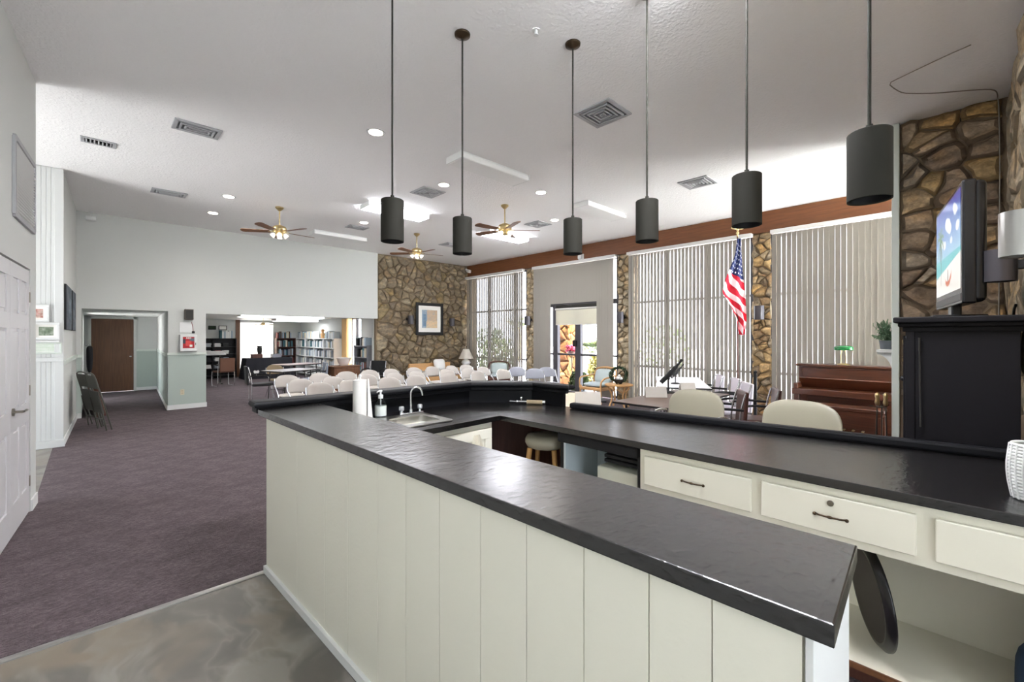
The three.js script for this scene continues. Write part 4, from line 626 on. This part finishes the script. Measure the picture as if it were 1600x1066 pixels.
// ---------- flag, stand, piano ----------
{
  const f = thing('flag_on_pole', 'American flag draped from a gold-topped pole before the striped blind', 'flag', [8.45, 0, -2.82], -(Math.PI / 2 - YAW) + .0);
  mesh('pole', cyl(.014, .016, 3.36, 0, 1.7, 0, 12), mat.darkWood, f); mesh('pole_base', lathe([[0, 0], [.16, 0], [.16, .03], [.05, .06], [.03, .12], [0, .12]], 28), mat.brass, f);
  const ea = mesh('eagle_finial', [lathe([[0, 3.36], [.02, 3.37], [.012, 3.4], [.03, 3.43], [.012, 3.46], [0, 3.46]], 16), ball(.025, 0, 3.5, 0, 1, 1.6, 1), ball(.016, .015, 3.55, 0)], mat.brass, f); for (const s of [-1, 1]) mesh('wing', ball(.05, s * .055, 3.52, 0, 1.3, .55, .25).rotateZ(0), mat.brass, ea);
  const T = canvasTex(512, 1024, (c, w, h) => {
    c.fillStyle = '#f3f0f0'; c.fillRect(0, 0, w, h);
    c.save(); c.translate(0, 330); c.rotate(.48); c.fillStyle = '#c8102e'; for (let i = -3; i < 10; i++) c.fillRect(-300, i * 150 + 40, 1400, 75); c.restore();
    c.fillStyle = '#1d2a5c'; c.beginPath(); c.moveTo(0, 0); c.lineTo(w, 0); c.lineTo(w, 440); c.lineTo(0, 330); c.fill(); c.fillStyle = '#ffffff';
    for (let r = 0; r < 8; r++) for (let k = 0; k < 7; k++) { const x = 35 + k * 74 + (r % 2) * 37, y = 50 + r * 46 + x * .12; if (y > 320 + x * .2) continue; c.beginPath(); for (let q = 0; q < 10; q++) { const a = q * Math.PI / 5 - Math.PI / 2, R = q % 2 ? 8 : 20; c.lineTo(x + R * Math.cos(a), y + R * .7 * Math.sin(a)); } c.fill(); }
  });
  const N = 30, Mv = 40, L = [[3.32, -.02, .05], [3.0, -.08, .08], [2.6, -.24, .11], [2.35, -.3, .12], [2.1, -.15, .13], [1.85, -.04, .14], [1.6, -.02, .11]], pos = [], uv = [], idx = [];
  const lerpL = (y) => { for (let i = 0; i + 1 < L.length; i++) if (y <= L[i][0] && y >= L[i + 1][0]) { const t = (L[i][0] - y) / (L[i][0] - L[i + 1][0]); return [L[i][1] + (L[i + 1][1] - L[i][1]) * t, L[i][2] + (L[i + 1][2] - L[i][2]) * t]; } return [L.at(-1)[1], L.at(-1)[2]]; };
  for (let j = 0; j <= Mv; j++) for (let i = 0; i <= N; i++) { const u = i / N, v = j / Mv, y = 3.32 - 1.72 * v - .06 * u * v * Math.sin(u * 3), [a, b] = lerpL(3.32 - 1.72 * v); pos.push(a + (b - a) * u, y, .03 + .045 * Math.sin(u * 11 + v * 2) * (.25 + .75 * Math.min(1, v * 2)) + .02 * Math.sin(v * 7 + u * 3)); uv.push(u, 1 - v); }
  for (let j = 0; j < Mv; j++) for (let i = 0; i < N; i++) { const p = j * (N + 1) + i; idx.push(p, p + N + 1, p + 1, p + 1, p + N + 1, p + N + 2); }
  const g = new THREE.BufferGeometry(); g.setAttribute('position', new THREE.Float32BufferAttribute(pos, 3)); g.setAttribute('uv', new THREE.Float32BufferAttribute(uv, 2)); g.setIndex(idx); g.computeVertexNormals();
  mesh('flag_cloth', g, M(0xffffff, .8, { map: T, uv: 'keep', side: THREE.DoubleSide }), f);
  const s = thing('metal_stand', 'narrow black and chrome upright stand before the stone pier', 'stand', [8.75, 0, -2.62], .3); mesh('post', rbox(.05, .9, .05, 0, .46, 0, .006), mat.black, s); mesh('chrome_pole', cyl(.012, .012, .85, .08, .44, .02, 10), mat.chrome, s); mesh('top_arm', rbox(.2, .03, .04, .06, .9, .01, .008), mat.black, s); mesh('foot', rbox(.3, .02, .2, .03, .01, 0, .006), mat.black, s);
}
{
  const p = thing('upright_piano', 'brown upright piano against the blinds', 'piano');
  mesh('case', [rspan(8.72, 8.98, 0, 1.05, -1.93, -.42, .006)], mat.piano, p); mesh('lid', rspan(8.66, 9.0, 1.05, 1.085, -1.96, -.4, .008), mat.piano, p);
  mesh('upper_panel', rspan(8.705, 8.725, .8, 1.03, -1.88, -.46, .006), mat.piano, p); mesh('fallboard', box(.02, .22, 1.4).rotateZ(.75).translate(8.6, .79, -1.175), mat.piano, p);
  mesh('key_bed', rspan(8.36, 8.74, .6, .7, -1.95, -.4, .012), mat.piano, p); for (const z of [-1.93, -.46]) { mesh('key_block', rspan(8.38, 8.74, .7, .78, z, z + .06, .01), mat.piano, p); mesh('leg', rspan(8.4, 8.47, 0, .6, z, z + .07, .01), mat.piano, p); }
  mesh('lower_panel', rspan(8.7, 8.722, .08, .56, -1.8, -.54, .01), mat.piano, p); for (const z of [-1.3, -1.18, -1.06]) mesh('pedal', rbox(.1, .015, .035, 8.67, .06, z, .006), mat.brass, p);
  const b = thing('piano_bench', 'brown piano bench in front of the piano', 'bench', [8.0, 0, -1.15]); mesh('seat', rbox(.36, .05, .85, 0, .5, 0, .012), mat.piano, b); mesh('apron', rbox(.3, .08, .78, 0, .44, 0, .006), mat.piano, b); for (const [x, z] of [[1, 1], [-1, 1], [1, -1], [-1, -1]]) mesh('leg', rbox(.05, .42, .05, x * .14, .21, z * .38, .006), mat.piano, b);
  const l = thing('bankers_lamp', 'brass desk lamp with green glass shade on the piano', 'lamp', [8.84, 1.086, -1.33]); mesh('base', lathe([[0, 0], [.09, 0], [.09, .012], [.03, .03], [0, .03]], 24), mat.brass, l); mesh('stem', [tube([[0, .02, -.03], [0, .14, -.035], [0, .25, -.02]], .006, 10), tube([[0, .02, .03], [0, .14, .035], [0, .25, .02]], .006, 10)], mat.brass, l); mesh('shade', pad(.13, .05, .035, .07, 0, 32, 6, .7, .3).rotateY(Math.PI / 2).translate(-.01, .27, 0), M(0x1d7a3c, .2, { clearcoat: .6 }), l);
}
// ---------- fireplace side, black cabinet, television ----------
{
  const m = thing('mantel_shelf', 'white mantel shelf end with curved bracket beside the chimney stone', 'mantel shelf'); mesh('shelf', rspan(6.45, 7.7, 1.37, 1.405, -.67, -.47, .006), mat.white, m);
  const s = new THREE.Shape(); s.moveTo(0, 0); s.lineTo(.13, 0); s.lineTo(.13, -.02); s.quadraticCurveTo(.03, -.04, .0, -.2); mesh('bracket', new THREE.ExtrudeGeometry(s, { depth: .05, bevelEnabled: false }).rotateY(Math.PI / 2).translate(6.5, 1.37, -.535), mat.white, m);
  const pl = thing('potted_plant', 'small feathery green plant in a grey pot on the mantel', 'plant', [6.62, 1.406, -.6]); mesh('pot', lathe([[0, 0], [.05, 0], [.065, .1], [.06, .1], [0, .09]], 20), M(0x6a7074, .7), pl); const lv = []; for (let i = 0; i < 70; i++) { const a = rnd() * 6.28, e = rr(.3, 1.5), R = rr(.14, .27), d = [Math.cos(a) * Math.cos(e) * .8, Math.sin(e), Math.sin(a) * Math.cos(e) * .8]; const P = [0, .09, 0], Q = d.map((q, k) => q * R + (k === 1 ? .09 : 0)); lv.push(rod(P, Q, .0025, .001, 4)); for (let k = 0; k < 9; k++) { const t = .35 + k * .075; lv.push(new THREE.PlaneGeometry(.009, .04).rotateZ(rr(-1, 1)).rotateX(rr(-1, 1)).rotateY(rr(0, 6)).translate(Q[0] * t, .09 + (Q[1] - .09) * t, Q[2] * t)); } } mesh('foliage', lv, M(0x5f7a5c, .8, { side: THREE.DoubleSide }), pl);
  const t = thing('fireplace_tools', 'fireplace tool set with two brass handles beside the mantel', 'fireplace tools', [6.2, 0, -.6]); mesh('base', lathe([[0, 0], [.1, 0], [.1, .02], [0, .03]], 24), mat.black, t); for (const z of [-.035, .035]) { const h = mesh('tool_rod', rod([0, .02, z * 1.6], [0, .8, z], .007), mat.darkMetal, t); mesh('handle', lathe([[0, .8], [.018, .8], [.024, .83], [.016, .87], [.022, .9], [.02, .925], [.008, .94], [0, .945]], 14).translate(0, 0, z), mat.brass, h); } mesh('centre_rod', [rod([.03, .02, 0], [.03, .8, 0], .007), tube([[0, .79, -.1], [0, .78, -.05], [0, .785, .05]], .006, 10)], mat.darkMetal, t);
  const c = thing('black_cabinet', 'tall black cabinet with crown moulding under the television', 'cabinet', [3.56, 0, 0]);
  mesh('body', rspan(0, 1.15, 0, 1.6, -.225, .225, .005), mat.blackCab, c); mesh('crown', [slab([[-.015, -.245], [1.165, -.245], [1.165, .245], [-.015, .245]], 1.585, 1.615, .006), slab([[-.035, -.265], [1.185, -.265], [1.185, .265], [-.035, .265]], 1.613, 1.64, .008), slab([[-.055, -.285], [1.205, -.285], [1.205, .28], [-.055, .28]], 1.638, 1.672, .006)], mat.blackCab, c); mesh('corner_stile', [rspan(-.008, .03, 0, 1.59, -.232, -.19, .004)], mat.blackCab, c); for (const x of [.02, .585]) { const d = mesh('door', rspan(x, x + .545, .05, 1.56, -.245, -.226, .004), mat.blackCab, c); mesh('knob', [ball(.018, x ? x + .4 : .1, 1.27, -.272), rod([x ? x + .4 : .1, 1.27, -.245], [x ? x + .4 : .1, 1.27, -.27], .008)], mat.black, d); }
  mesh('wand', [rod([-.02, 1.53, -.17], [-.022, 1.02, -.165], .004), rod([-.02, 1.55, -.17], [-.02, 1.47, -.17], .006)], mat.darkMetal, c);
  const tv = thing('television', 'flat television showing a tropical beach, on the black cabinet', 'television', [4.07, 1.673, -.035], Math.PI + .14);
  const W = .95, H = .71;
  mesh('casing', [rbox(W, H, .06, 0, .43, -.005, .012, 3), rbox(W * .99, H * .985, .07, 0, .43, -.045, .034, 3)], mat.blackGloss, tv);
  flat(W - .07, H - .12, M(0x111111, .15, { emissiveMap: beach(), emissive: 0xffffff, emissiveIntensity: .11, uv: 'keep' }), 'screen', tv, 0, .46, .0262);
  mesh('speaker_bar', rbox(W - .04, .05, .02, 0, .115, .018, .008), mat.darkMetal, tv); mesh('stand', [rbox(.5, .018, .24, 0, .009, 0, .008), rbox(.12, .1, .05, 0, .045, -.01, .01)], mat.blackGloss, tv); mesh('side_port', [rbox(.004, .014, .02, -W / 2 - .001, .27, -.02, .001), rbox(.004, .08, .01, -W / 2 - .001, .21, -.02, .001)], mat.greyPlastic, tv);
  tag(mesh('power_cable', tube([[4.3, 1.76, .25], [4.6, 1.72, .258], [4.9, 1.4, .265], [4.88, .9, .27], [4.9, .2, .27]], .008, 40), mat.black), 'black power cable running down the stone behind the television', 'cable');
}
function beach() {
  return canvasTex(512, 320, (c, w, h) => {
    let g = c.createLinearGradient(0, 0, 0, 190); g.addColorStop(0, '#1d4fb8'); g.addColorStop(1, '#9fd0ea'); c.fillStyle = g; c.fillRect(0, 0, w, 190);
    c.fillStyle = '#f4f8ff'; for (const [x, y, r] of [[250, 70, 26], [280, 80, 30], [310, 95, 24], [400, 40, 18], [420, 52, 22], [150, 130, 18], [200, 140, 20], [340, 140, 16], [460, 110, 22]]) { c.beginPath(); c.ellipse(x, y, r * 1.5, r * .8, 0, 0, 7); c.fill(); }
    c.fillStyle = '#35bfc4'; c.fillRect(0, 185, w, 60); c.fillStyle = '#f6f2ea'; c.beginPath(); c.moveTo(0, 250); c.quadraticCurveTo(250, 225, 512, 200); c.lineTo(512, 320); c.lineTo(0, 320); c.fill();
    c.strokeStyle = '#6a4a2a'; c.lineWidth = 9; c.beginPath(); c.moveTo(110, 280); c.quadraticCurveTo(130, 180, 100, 110); c.stroke();
    c.strokeStyle = '#2f7a2c'; c.lineWidth = 11; for (let i = 0; i < 9; i++) { const a = -2.9 + i * .65; c.beginPath(); c.moveTo(100, 110); c.quadraticCurveTo(100 + 50 * Math.cos(a), 110 + 45 * Math.sin(a) - 18, 100 + 78 * Math.cos(a), 112 + 62 * Math.sin(a) + 12); c.stroke(); }
    c.fillStyle = '#d8622a'; c.beginPath(); c.moveTo(210, 262); c.quadraticCurveTo(280, 300, 350, 240); c.lineTo(340, 268); c.quadraticCurveTo(280, 312, 220, 282); c.fill(); c.fillStyle = '#3a2a22'; c.fillRect(262, 235, 14, 40);
  });
}

// ---------- library ----------
const ordinal = (n) => n <= 20 ? ord[n - 1] : ['twenty', 'thirty', 'forty', 'fifty'][Math.floor(n / 10) - 2] + (n % 10 ? '-' + ord[n % 10 - 1] : '-th');
const bookCols = [['white', 0xe6e6e2], ['pale blue', 0xa9bac6], ['grey', 0x8d9298], ['navy', 0x2b3850], ['black', 0x1f1f22], ['dark red', 0x6e2a2a], ['teal', 0x3d6a72], ['cream', 0xd6ccb4], ['silver', 0xb9bec2], ['brown', 0x5c4434]].map(([n, h]) => [n, M(h, .6)]);
const bookGeo = (() => { const g = join(box(1, 1, 1)); metreUV(g); return g; })();
function bookRow(place, from, to, y, row, shelf, pal, h0, h1, t0, t1, gap = .06) {   // place(s, y, thick, high) -> position and size along the row
  let s = from, n = 0;
  while (s < to - t1) {
    if (rnd() < gap) { s += rr(.08, .2); continue; }
    const t = rr(t0, t1), h = rr(h0, h1), k = pal[Math.floor(rnd() * pal.length)], { p, d } = place(s + t / 2, t, h); n++;
    const o = new THREE.Mesh(bookGeo, bookCols[k][1]); o.castShadow = o.receiveShadow = true; o.name = numbered('book'); o.position.set(p[0], y + h / 2 + .001, p[1]); o.scale.set(d[0], h, d[1]); scene.add(o);
    tag(o, `${bookCols[k][0]} book, ${ordinal(n)} from the left, ${row} of ${shelf}`, 'book', 'books in the library'); s += t + .004;
  }
}
function shelving(name, label, axis, a, b, back, depth, ys, m, uprights, top = 1.47) {   // axis 'x': runs along x at z = back; axis 'z': along z at x = back
  const p = thing(name, label, 'bookcase'), S = (s0, s1, y0, y1, d0, d1) => axis === 'x' ? rspan(s0, s1, y0, y1, back + d0, back + d1, .003) : rspan(back - d1, back - d0, y0, y1, s0, s1, .003);
  for (const y of ys) mesh('shelf', S(a, b, y - .022, y, .01, depth), m, p);
  for (const u of uprights) mesh('upright', S(u - .012, u + .012, 0, top, .005, depth + .002), m, p);
  mesh('back_panel', S(a, b, 0, top, 0, .01), m, p); return p;
}
{
  shelving('bookcase', 'dark bookcase at the left of the library window', 'x', 2.5, 3.93, LIBZ, .32, [.12, .38, .64, .9, 1.16, 1.47], mat.black, [2.51, 3.2, 3.92]);
  shelving('bookcase', 'dark wooden bookcase in the library corner', 'x', 5.3, 6.0, LIBZ, .3, [.1, .45, .78, 1.12, 1.47], mat.darkWood, [5.31, 5.99]);
  shelving('bookcase', 'long white bookcase along the library side wall', 'z', -18.72, -14.92, LIBX, .3, [.12, .46, .8, 1.14, 1.47], mat.white, [-18.71, -17.76, -16.81, -15.86, -14.93]);
  shelving('bookcase', 'narrow bookcase with brown back beside the stone wall', 'z', -13.42, -12.5, LIBX, .28, [.1, .5, .9, 1.25], mat.greyPlastic, [-13.41, -12.51], 1.27);
  const X = (back) => (s, t, h) => ({ p: [s, back + .15], d: [t, .2] }), Z = (s, t, h) => ({ p: [LIBX - .16, s], d: [.2, t] });
  const white = [0, 1, 2, 4, 7, 8, 8, 0, 1, 6], dark = [2, 3, 4, 5, 7, 9, 6, 1];
  ['top row', 'second row', 'third row', 'fourth row'].forEach((row, i) => bookRow(X(LIBZ), 5.34, 5.96, [1.471, 1.121, .781, .451][i], row, 'the dark corner bookcase', dark, .2, .27, .03, .055, .04));
  [[1.471, 'on top'], [1.141, 'first shelf'], [.801, 'second shelf'], [.461, 'third shelf'], [.121, 'bottom shelf']].forEach(([y, row], i) => { for (const [a, b] of [[-18.68, -17.79], [-17.73, -16.84], [-16.78, -15.89], [-15.83, -14.96]]) if (!(i === 0 && a > -17.5 && a < -16.5) && !(i === 4 && a < -16)) bookRow(Z, a, b, y, row, 'the white bookcase, bay ' + { '-18.68': 'farthest', '-17.73': 'second', '-16.78': 'third', '-15.83': 'nearest' }[a], white, .2, .27, .035, .08, .1); });
  bookRow(Z, -13.36, -12.56, 1.251, 'on top', 'the narrow bookcase', white, .22, .28, .05, .09, .1); bookRow(Z, -13.36, -12.56, .901, 'upper shelf', 'the narrow bookcase', dark, .2, .28, .04, .07, .12); bookRow(Z, -13.36, -12.56, .501, 'lower shelf', 'the narrow bookcase', dark, .2, .28, .04, .07, .12);
  bookRow(X(LIBZ), 3.42, 3.88, 1.471, 'on top', 'the left dark bookcase', [0, 1, 3, 4, 6, 1], .24, .33, .04, .07, 0);
  [1.161, .901, .641, .381].forEach((y, i) => { for (let k = 0; k < 5; k++) { const c = i === 1 && k === 3 ? ['pink', M(0xc98a8e, .7)] : bookCols[[0, 2, 8, 0, 4][(k + i) % 5]]; const o = mesh('magazine_stack', Array.from({ length: 5 }, (_, q) => rbox(.18 + rr(-.015, .015), .025, .22, rr(-.01, .01), .0135 + q * .026, 0, .003)), c[1]); o.position.set([2.64, 2.85, 3.06, 3.35, 3.6][k], y, LIBZ + .17); tag(o, `${c[0]} stack of magazines, ${ord[k]} from the left, ${ord[i]} shelf of the left dark bookcase`, 'magazines', 'magazine stacks in the library'); } });
  for (const [x, w, h, m, lab] of [[3.12, .24, .14, mat.leafDark, 'small dark green picture on the library back wall'], [3.45, .26, .16, mat.paper, 'small framed certificate on the library back wall']]) framed('small_picture', lab, [x + .1, 1.86, LIBZ + .02], 0, w, h, .02, mat.black, m);
  const b = thing('vertical_blind', 'glowing white vertical blind on the library window', 'blinds'); mesh('headrail', rspan(4.08, 5.25, 2.07, 2.12, LIBZ - .05, LIBZ + .02, .006), mat.rail, b); for (let i = 0; i < 14; i++) mesh('slat', box(.089, 2.04, .0016).rotateY(.12).translate(4.14 + i * .08, 1.04, LIBZ - .02), libSlat(), b);
  const cu = tag(mesh('curtain', (() => { const g = new THREE.PlaneGeometry(.75, 2.12, 60, 1), q = g.attributes.position; for (let i = 0; i < q.count; i++) q.setXYZ(i, LIBX - .04 - .025 * Math.sin(q.getX(i) * 60), q.getY(i) + 1.08, -14.5 + q.getX(i)); g.computeVertexNormals(); return g; })(), M(0xf0cf98, .9, { transmission: .4, thickness: 0, side: THREE.DoubleSide })), 'warm yellow curtain panel by the library side window', 'curtain');
  const t = thing('cloth_table', 'table under a long black cloth with a pale heart emblem', 'table', [4.75, 0, -18.0]); mesh('tabletop', rbox(1.4, .03, .62, 0, .72, 0, .006), mat.midWood, t); for (const [x, z] of [[1, 1], [-1, 1], [1, -1], [-1, -1]]) mesh('leg', cyl(.015, .015, .7, x * .62, .35, z * .26), mat.darkMetal, t);
  const cl = tag(mesh('tablecloth', [rbox(1.46, .012, .68, 0, .743, 0, .004), ...[-1, 1].map((s) => new THREE.PlaneGeometry(1.5, .73, 40, 4).translate(0, .375, 0).translate(0, 0, s * .35)), ...[-1, 1].map((s) => new THREE.PlaneGeometry(.7, .73, 20, 4).rotateY(Math.PI / 2).translate(s * .75, .375, 0))].map((g, i) => { if (i) { const q = g.attributes.position; for (let k = 0; k < q.count; k++) { const y = q.getY(k), d = 1 - y / .74; q.setXYZ(k, q.getX(k) * (1 + .12 * d) + .012 * d * Math.sin(q.getZ(k) * 30), y, q.getZ(k) * (1 + .12 * d) + .012 * d * Math.sin(q.getX(k) * 28)); } g.computeVertexNormals(); } return g; }), M(0x25252a, .9, { side: THREE.DoubleSide })), 'black floor-length tablecloth in front of the library window', 'tablecloth'); cl.position.set(4.75, 0, -18.0);
  const hs = new THREE.Shape(); hs.moveTo(0, -.1); hs.bezierCurveTo(-.14, 0, -.1, .12, 0, .05); hs.bezierCurveTo(.1, .12, .14, 0, 0, -.1); mesh('heart_emblem', new THREE.ExtrudeGeometry(hs, { depth: .003, bevelEnabled: false }).rotateX(-.06).translate(-.45, .25, .39), mat.paper, cl);
  for (const [x, w, h, m, n, lab] of [[4.4, .34, .13, mat.darkWood, 'box', 'low dark box at the left end of the black-clothed table'], [5.05, .3, .12, mat.greyPlastic, 'box', 'grey box at the right end of the black-clothed table']]) { const p = thing('storage_box', lab, 'box', [x, .752, -18.0]); mesh('body', rbox(w, h, .3, 0, h / 2, 0, .008), m, p); mesh('lid', rbox(w + .012, .03, .312, 0, h, 0, .006), m, p); }
  const v = thing('vase', 'dark vase standing on the box before the bright window', 'vase', [4.5, .9, -18.0]); mesh('body', lathe([[0, 0], [.06, 0], [.08, .08], [.09, .2], [.07, .24], [.09, .3], [.08, .3], [.05, .22], [0, .2]], 20), mat.darkMetal, v); mesh('base_ring', new THREE.TorusGeometry(.062, .008, 6, 24).rotateX(Math.PI / 2).translate(0, .008, 0), mat.black, v);
  const c = leatherChair('brown chair at the left of the library before the magazines', 3.0, -16.05, Math.PI + .2, M(0x6a4632, .6));
  const rt = thing('reading_desk', 'white sloped reading desk at the left of the library', 'desk', [2.62, 0, -16.9], 0); mesh('sloped_top', rbox(.95, .025, .5, 0, 0, 0, .005).rotateX(.2).translate(.1, 1.0, 0), mat.white, rt); for (const x of [-.3, .45]) mesh('leg', rbox(.04, .98, .04, x, .49, 0, .004), mat.darkMetal, rt); mesh('foot', [rbox(.05, .03, .5, -.3, .015, 0, .004), rbox(.05, .03, .5, .45, .015, 0, .004)], mat.darkMetal, rt);
  table('library_table', 'grey-topped table in the opening to the library', 3.5, -11.32, .35, 1.0, .75, M(0x8d8580, .4)); table('library_table', 'brown table farther inside the library', 4.4, -13.6, .3, 1.15, .75, M(0x76605a, .4));
  leatherChair('black chair at the left end of the grey-topped table', 2.82, -11.2, 1.45, mat.black); const oc = meetingChair('olive padded chair behind the grey-topped table', 3.5, -12.25, .2, mat.tan); leatherChair('blue-grey chair at the right end of the grey-topped table', 4.12, -11.55, -1.7, M(0x8f96a4, .6)); leatherChair('black armchair beside the small wooden chest', 5.55, -11.1, -.9, mat.black);
  const ch = thing('wooden_chest', 'small brown wooden chest with a bowl on top', 'chest', [4.82, 0, -11.35], .05); mesh('body', rbox(.7, .72, .42, 0, .39, 0, .008), mat.midWood, ch); mesh('top', rbox(.76, .03, .48, 0, .765, 0, .008), mat.midWood, ch); for (const y of [.2, .42, .62]) { const d = mesh('drawer', rbox(.62, .18, .016, 0, y, .216, .005), mat.midWood, ch); mesh('knob', ball(.014, 0, y, .232), mat.brass, d); }
  const bw = thing('bowl', 'large white ribbed bowl on the wooden chest', 'bowl', [4.8, .781, -11.3]); mesh('vessel', lathe([[0, 0], [.09, 0], [.1, .01], [.15, .1], [.17, .17], [.19, .2], [.185, .205], [.16, .18], [.14, .1], [.08, .02], [0, .015]], 32), M(0xe2d4cc, .5), bw); mesh('rim', new THREE.TorusGeometry(.188, .009, 8, 36).rotateX(Math.PI / 2).translate(0, .2, 0), mat.white, bw);
  const fg = thing('figurine', 'small tan figurine on top of the white bookcase', 'figurine', [LIBX - .16, 1.472, -16.3]); mesh('body', [lathe([[0, 0], [.07, 0], [.06, .08], [.08, .16], [.03, .22], [0, .22]], 16), ball(.05, 0, .26, 0)], mat.rattan, fg); mesh('hat', cyl(.02, .075, .05, 0, .31, 0), mat.oak, fg);
}
function libSlat() { return libSlat.m ??= M(0xf6f4ee, .7, { transmission: .5, thickness: 0 }); }

// ---------- outdoors ----------
struct('floor_patio', span(-45, 55, -.4, -.14, -60, 45), mat.concrete);
{
  const c = struct('wall_garden_pier', span(11.82, 12.3, -.14, 3.9, -9.98, -9.38), mat.mortar); stones(c, -10.01, -9.35, -.14, 3.9, .3, .08, (u, v, d) => V(11.82 - d, v, u), stoneOut, 1); stones(c, 11.8, 12.3, -.14, 3.9, .3, .08, (u, v, d) => V(u, v, -9.38 + d), stoneOut, 1);
  function palm(label, x, z, h, n, len) {
    const p = thing('palm_tree', label, 'palm', [x, -.14, z]); mesh('trunk', tube([[0, 0, 0], [.05, h * .5, .03], [0, h, 0]], .13, 16, 10), mat.tan, p);
    for (let i = 0; i < n; i++) { const a = i * 2.399, e = rr(-.3, 1.1), g = [], L = len * rr(.8, 1.1); for (let k = 0; k < 13; k++) { const b = (k - 6) * .2; g.push(new THREE.ConeGeometry(.035, L * .55, 3).scale(1, 1, .15).translate(0, L * .55 / 2, 0).rotateZ(b).translate(0, L * .45, 0)); } g.push(rod([0, 0, 0], [0, L * .5, 0], .012)); mesh('frond', g.map((q) => q.rotateX(1.57 - e).rotateY(a).translate(0, h, 0)), i % 4 === 0 ? mat.leafYellow : mat.leaf, p); }
  }
  palm('fan palm seen through the right pane of the glass door', 15, -10.7, 1.0, 22, .9); palm('taller palm outside behind the glass door', 18, -13.4, 2.4, 22, 1.1); palm('palm outside beyond the corner blind', 20, -20, 2.2, 20, 1.2);
  function shrub(label, x, z, r, h, m) { const p = thing('garden_shrub', label, 'shrub', [x, -.14, z]), lv = []; for (let i = 0; i < 900; i++) { const a = rnd() * 6.28, q = Math.sqrt(rnd()) * r, y = rnd() * h; const k = Math.sqrt(Math.max(.05, 1 - Math.pow(y / h * 1.1 - .3, 2))); lv.push(new THREE.PlaneGeometry(.06, .13).rotateX(rr(-1.3, 1.3)).rotateY(rr(0, 6)).translate(Math.cos(a) * q * k, y + .05, Math.sin(a) * q * k)); } mesh('foliage', lv, m, p); mesh('stems', Array.from({ length: 6 }, (_, i) => rod([0, 0, 0], [Math.cos(i) * r * .5, h * .7, Math.sin(i) * r * .5], .015)), mat.darkWood, p); }
  shrub('low green shrub at the foot of the garden stone pier', 10.9, -8.25, .3, .5, mat.leaf); shrub('yellow-green shrub outside the right door pane', 13.6, -9.3, .5, .9, mat.leafYellow); shrub('green shrub outside the corner blind', 13, -14.2, .9, 1.5, mat.leaf); shrub('dark shrub far outside the corner blind', 14.5, -16.5, 1, 2, mat.leafDark); shrub('broad green shrub far behind the glass door', 22, -11, 1.4, 2.2, mat.leaf);
  const f = thing('flower_stand', 'pink flower basket on a post outside the left door pane', 'flowers', [11.2, 1.15, -8.75]); mesh('flowers', Array.from({ length: 60 }, () => ball(.04, rr(-.16, .16), rr(-.1, .1), rr(-.16, .16), 1, 1, 1, 6)), M(0xd8506a, .7), f); mesh('basket', lathe([[0, -.22], [.1, -.2], [.17, -.08], [.16, -.08], [0, -.18]], 16), mat.darkWood, f); mesh('post', [rod([0, -1.29, 0], [0, -.2, 0], .015)], mat.black, f);
}

renderer.render(scene, camera);
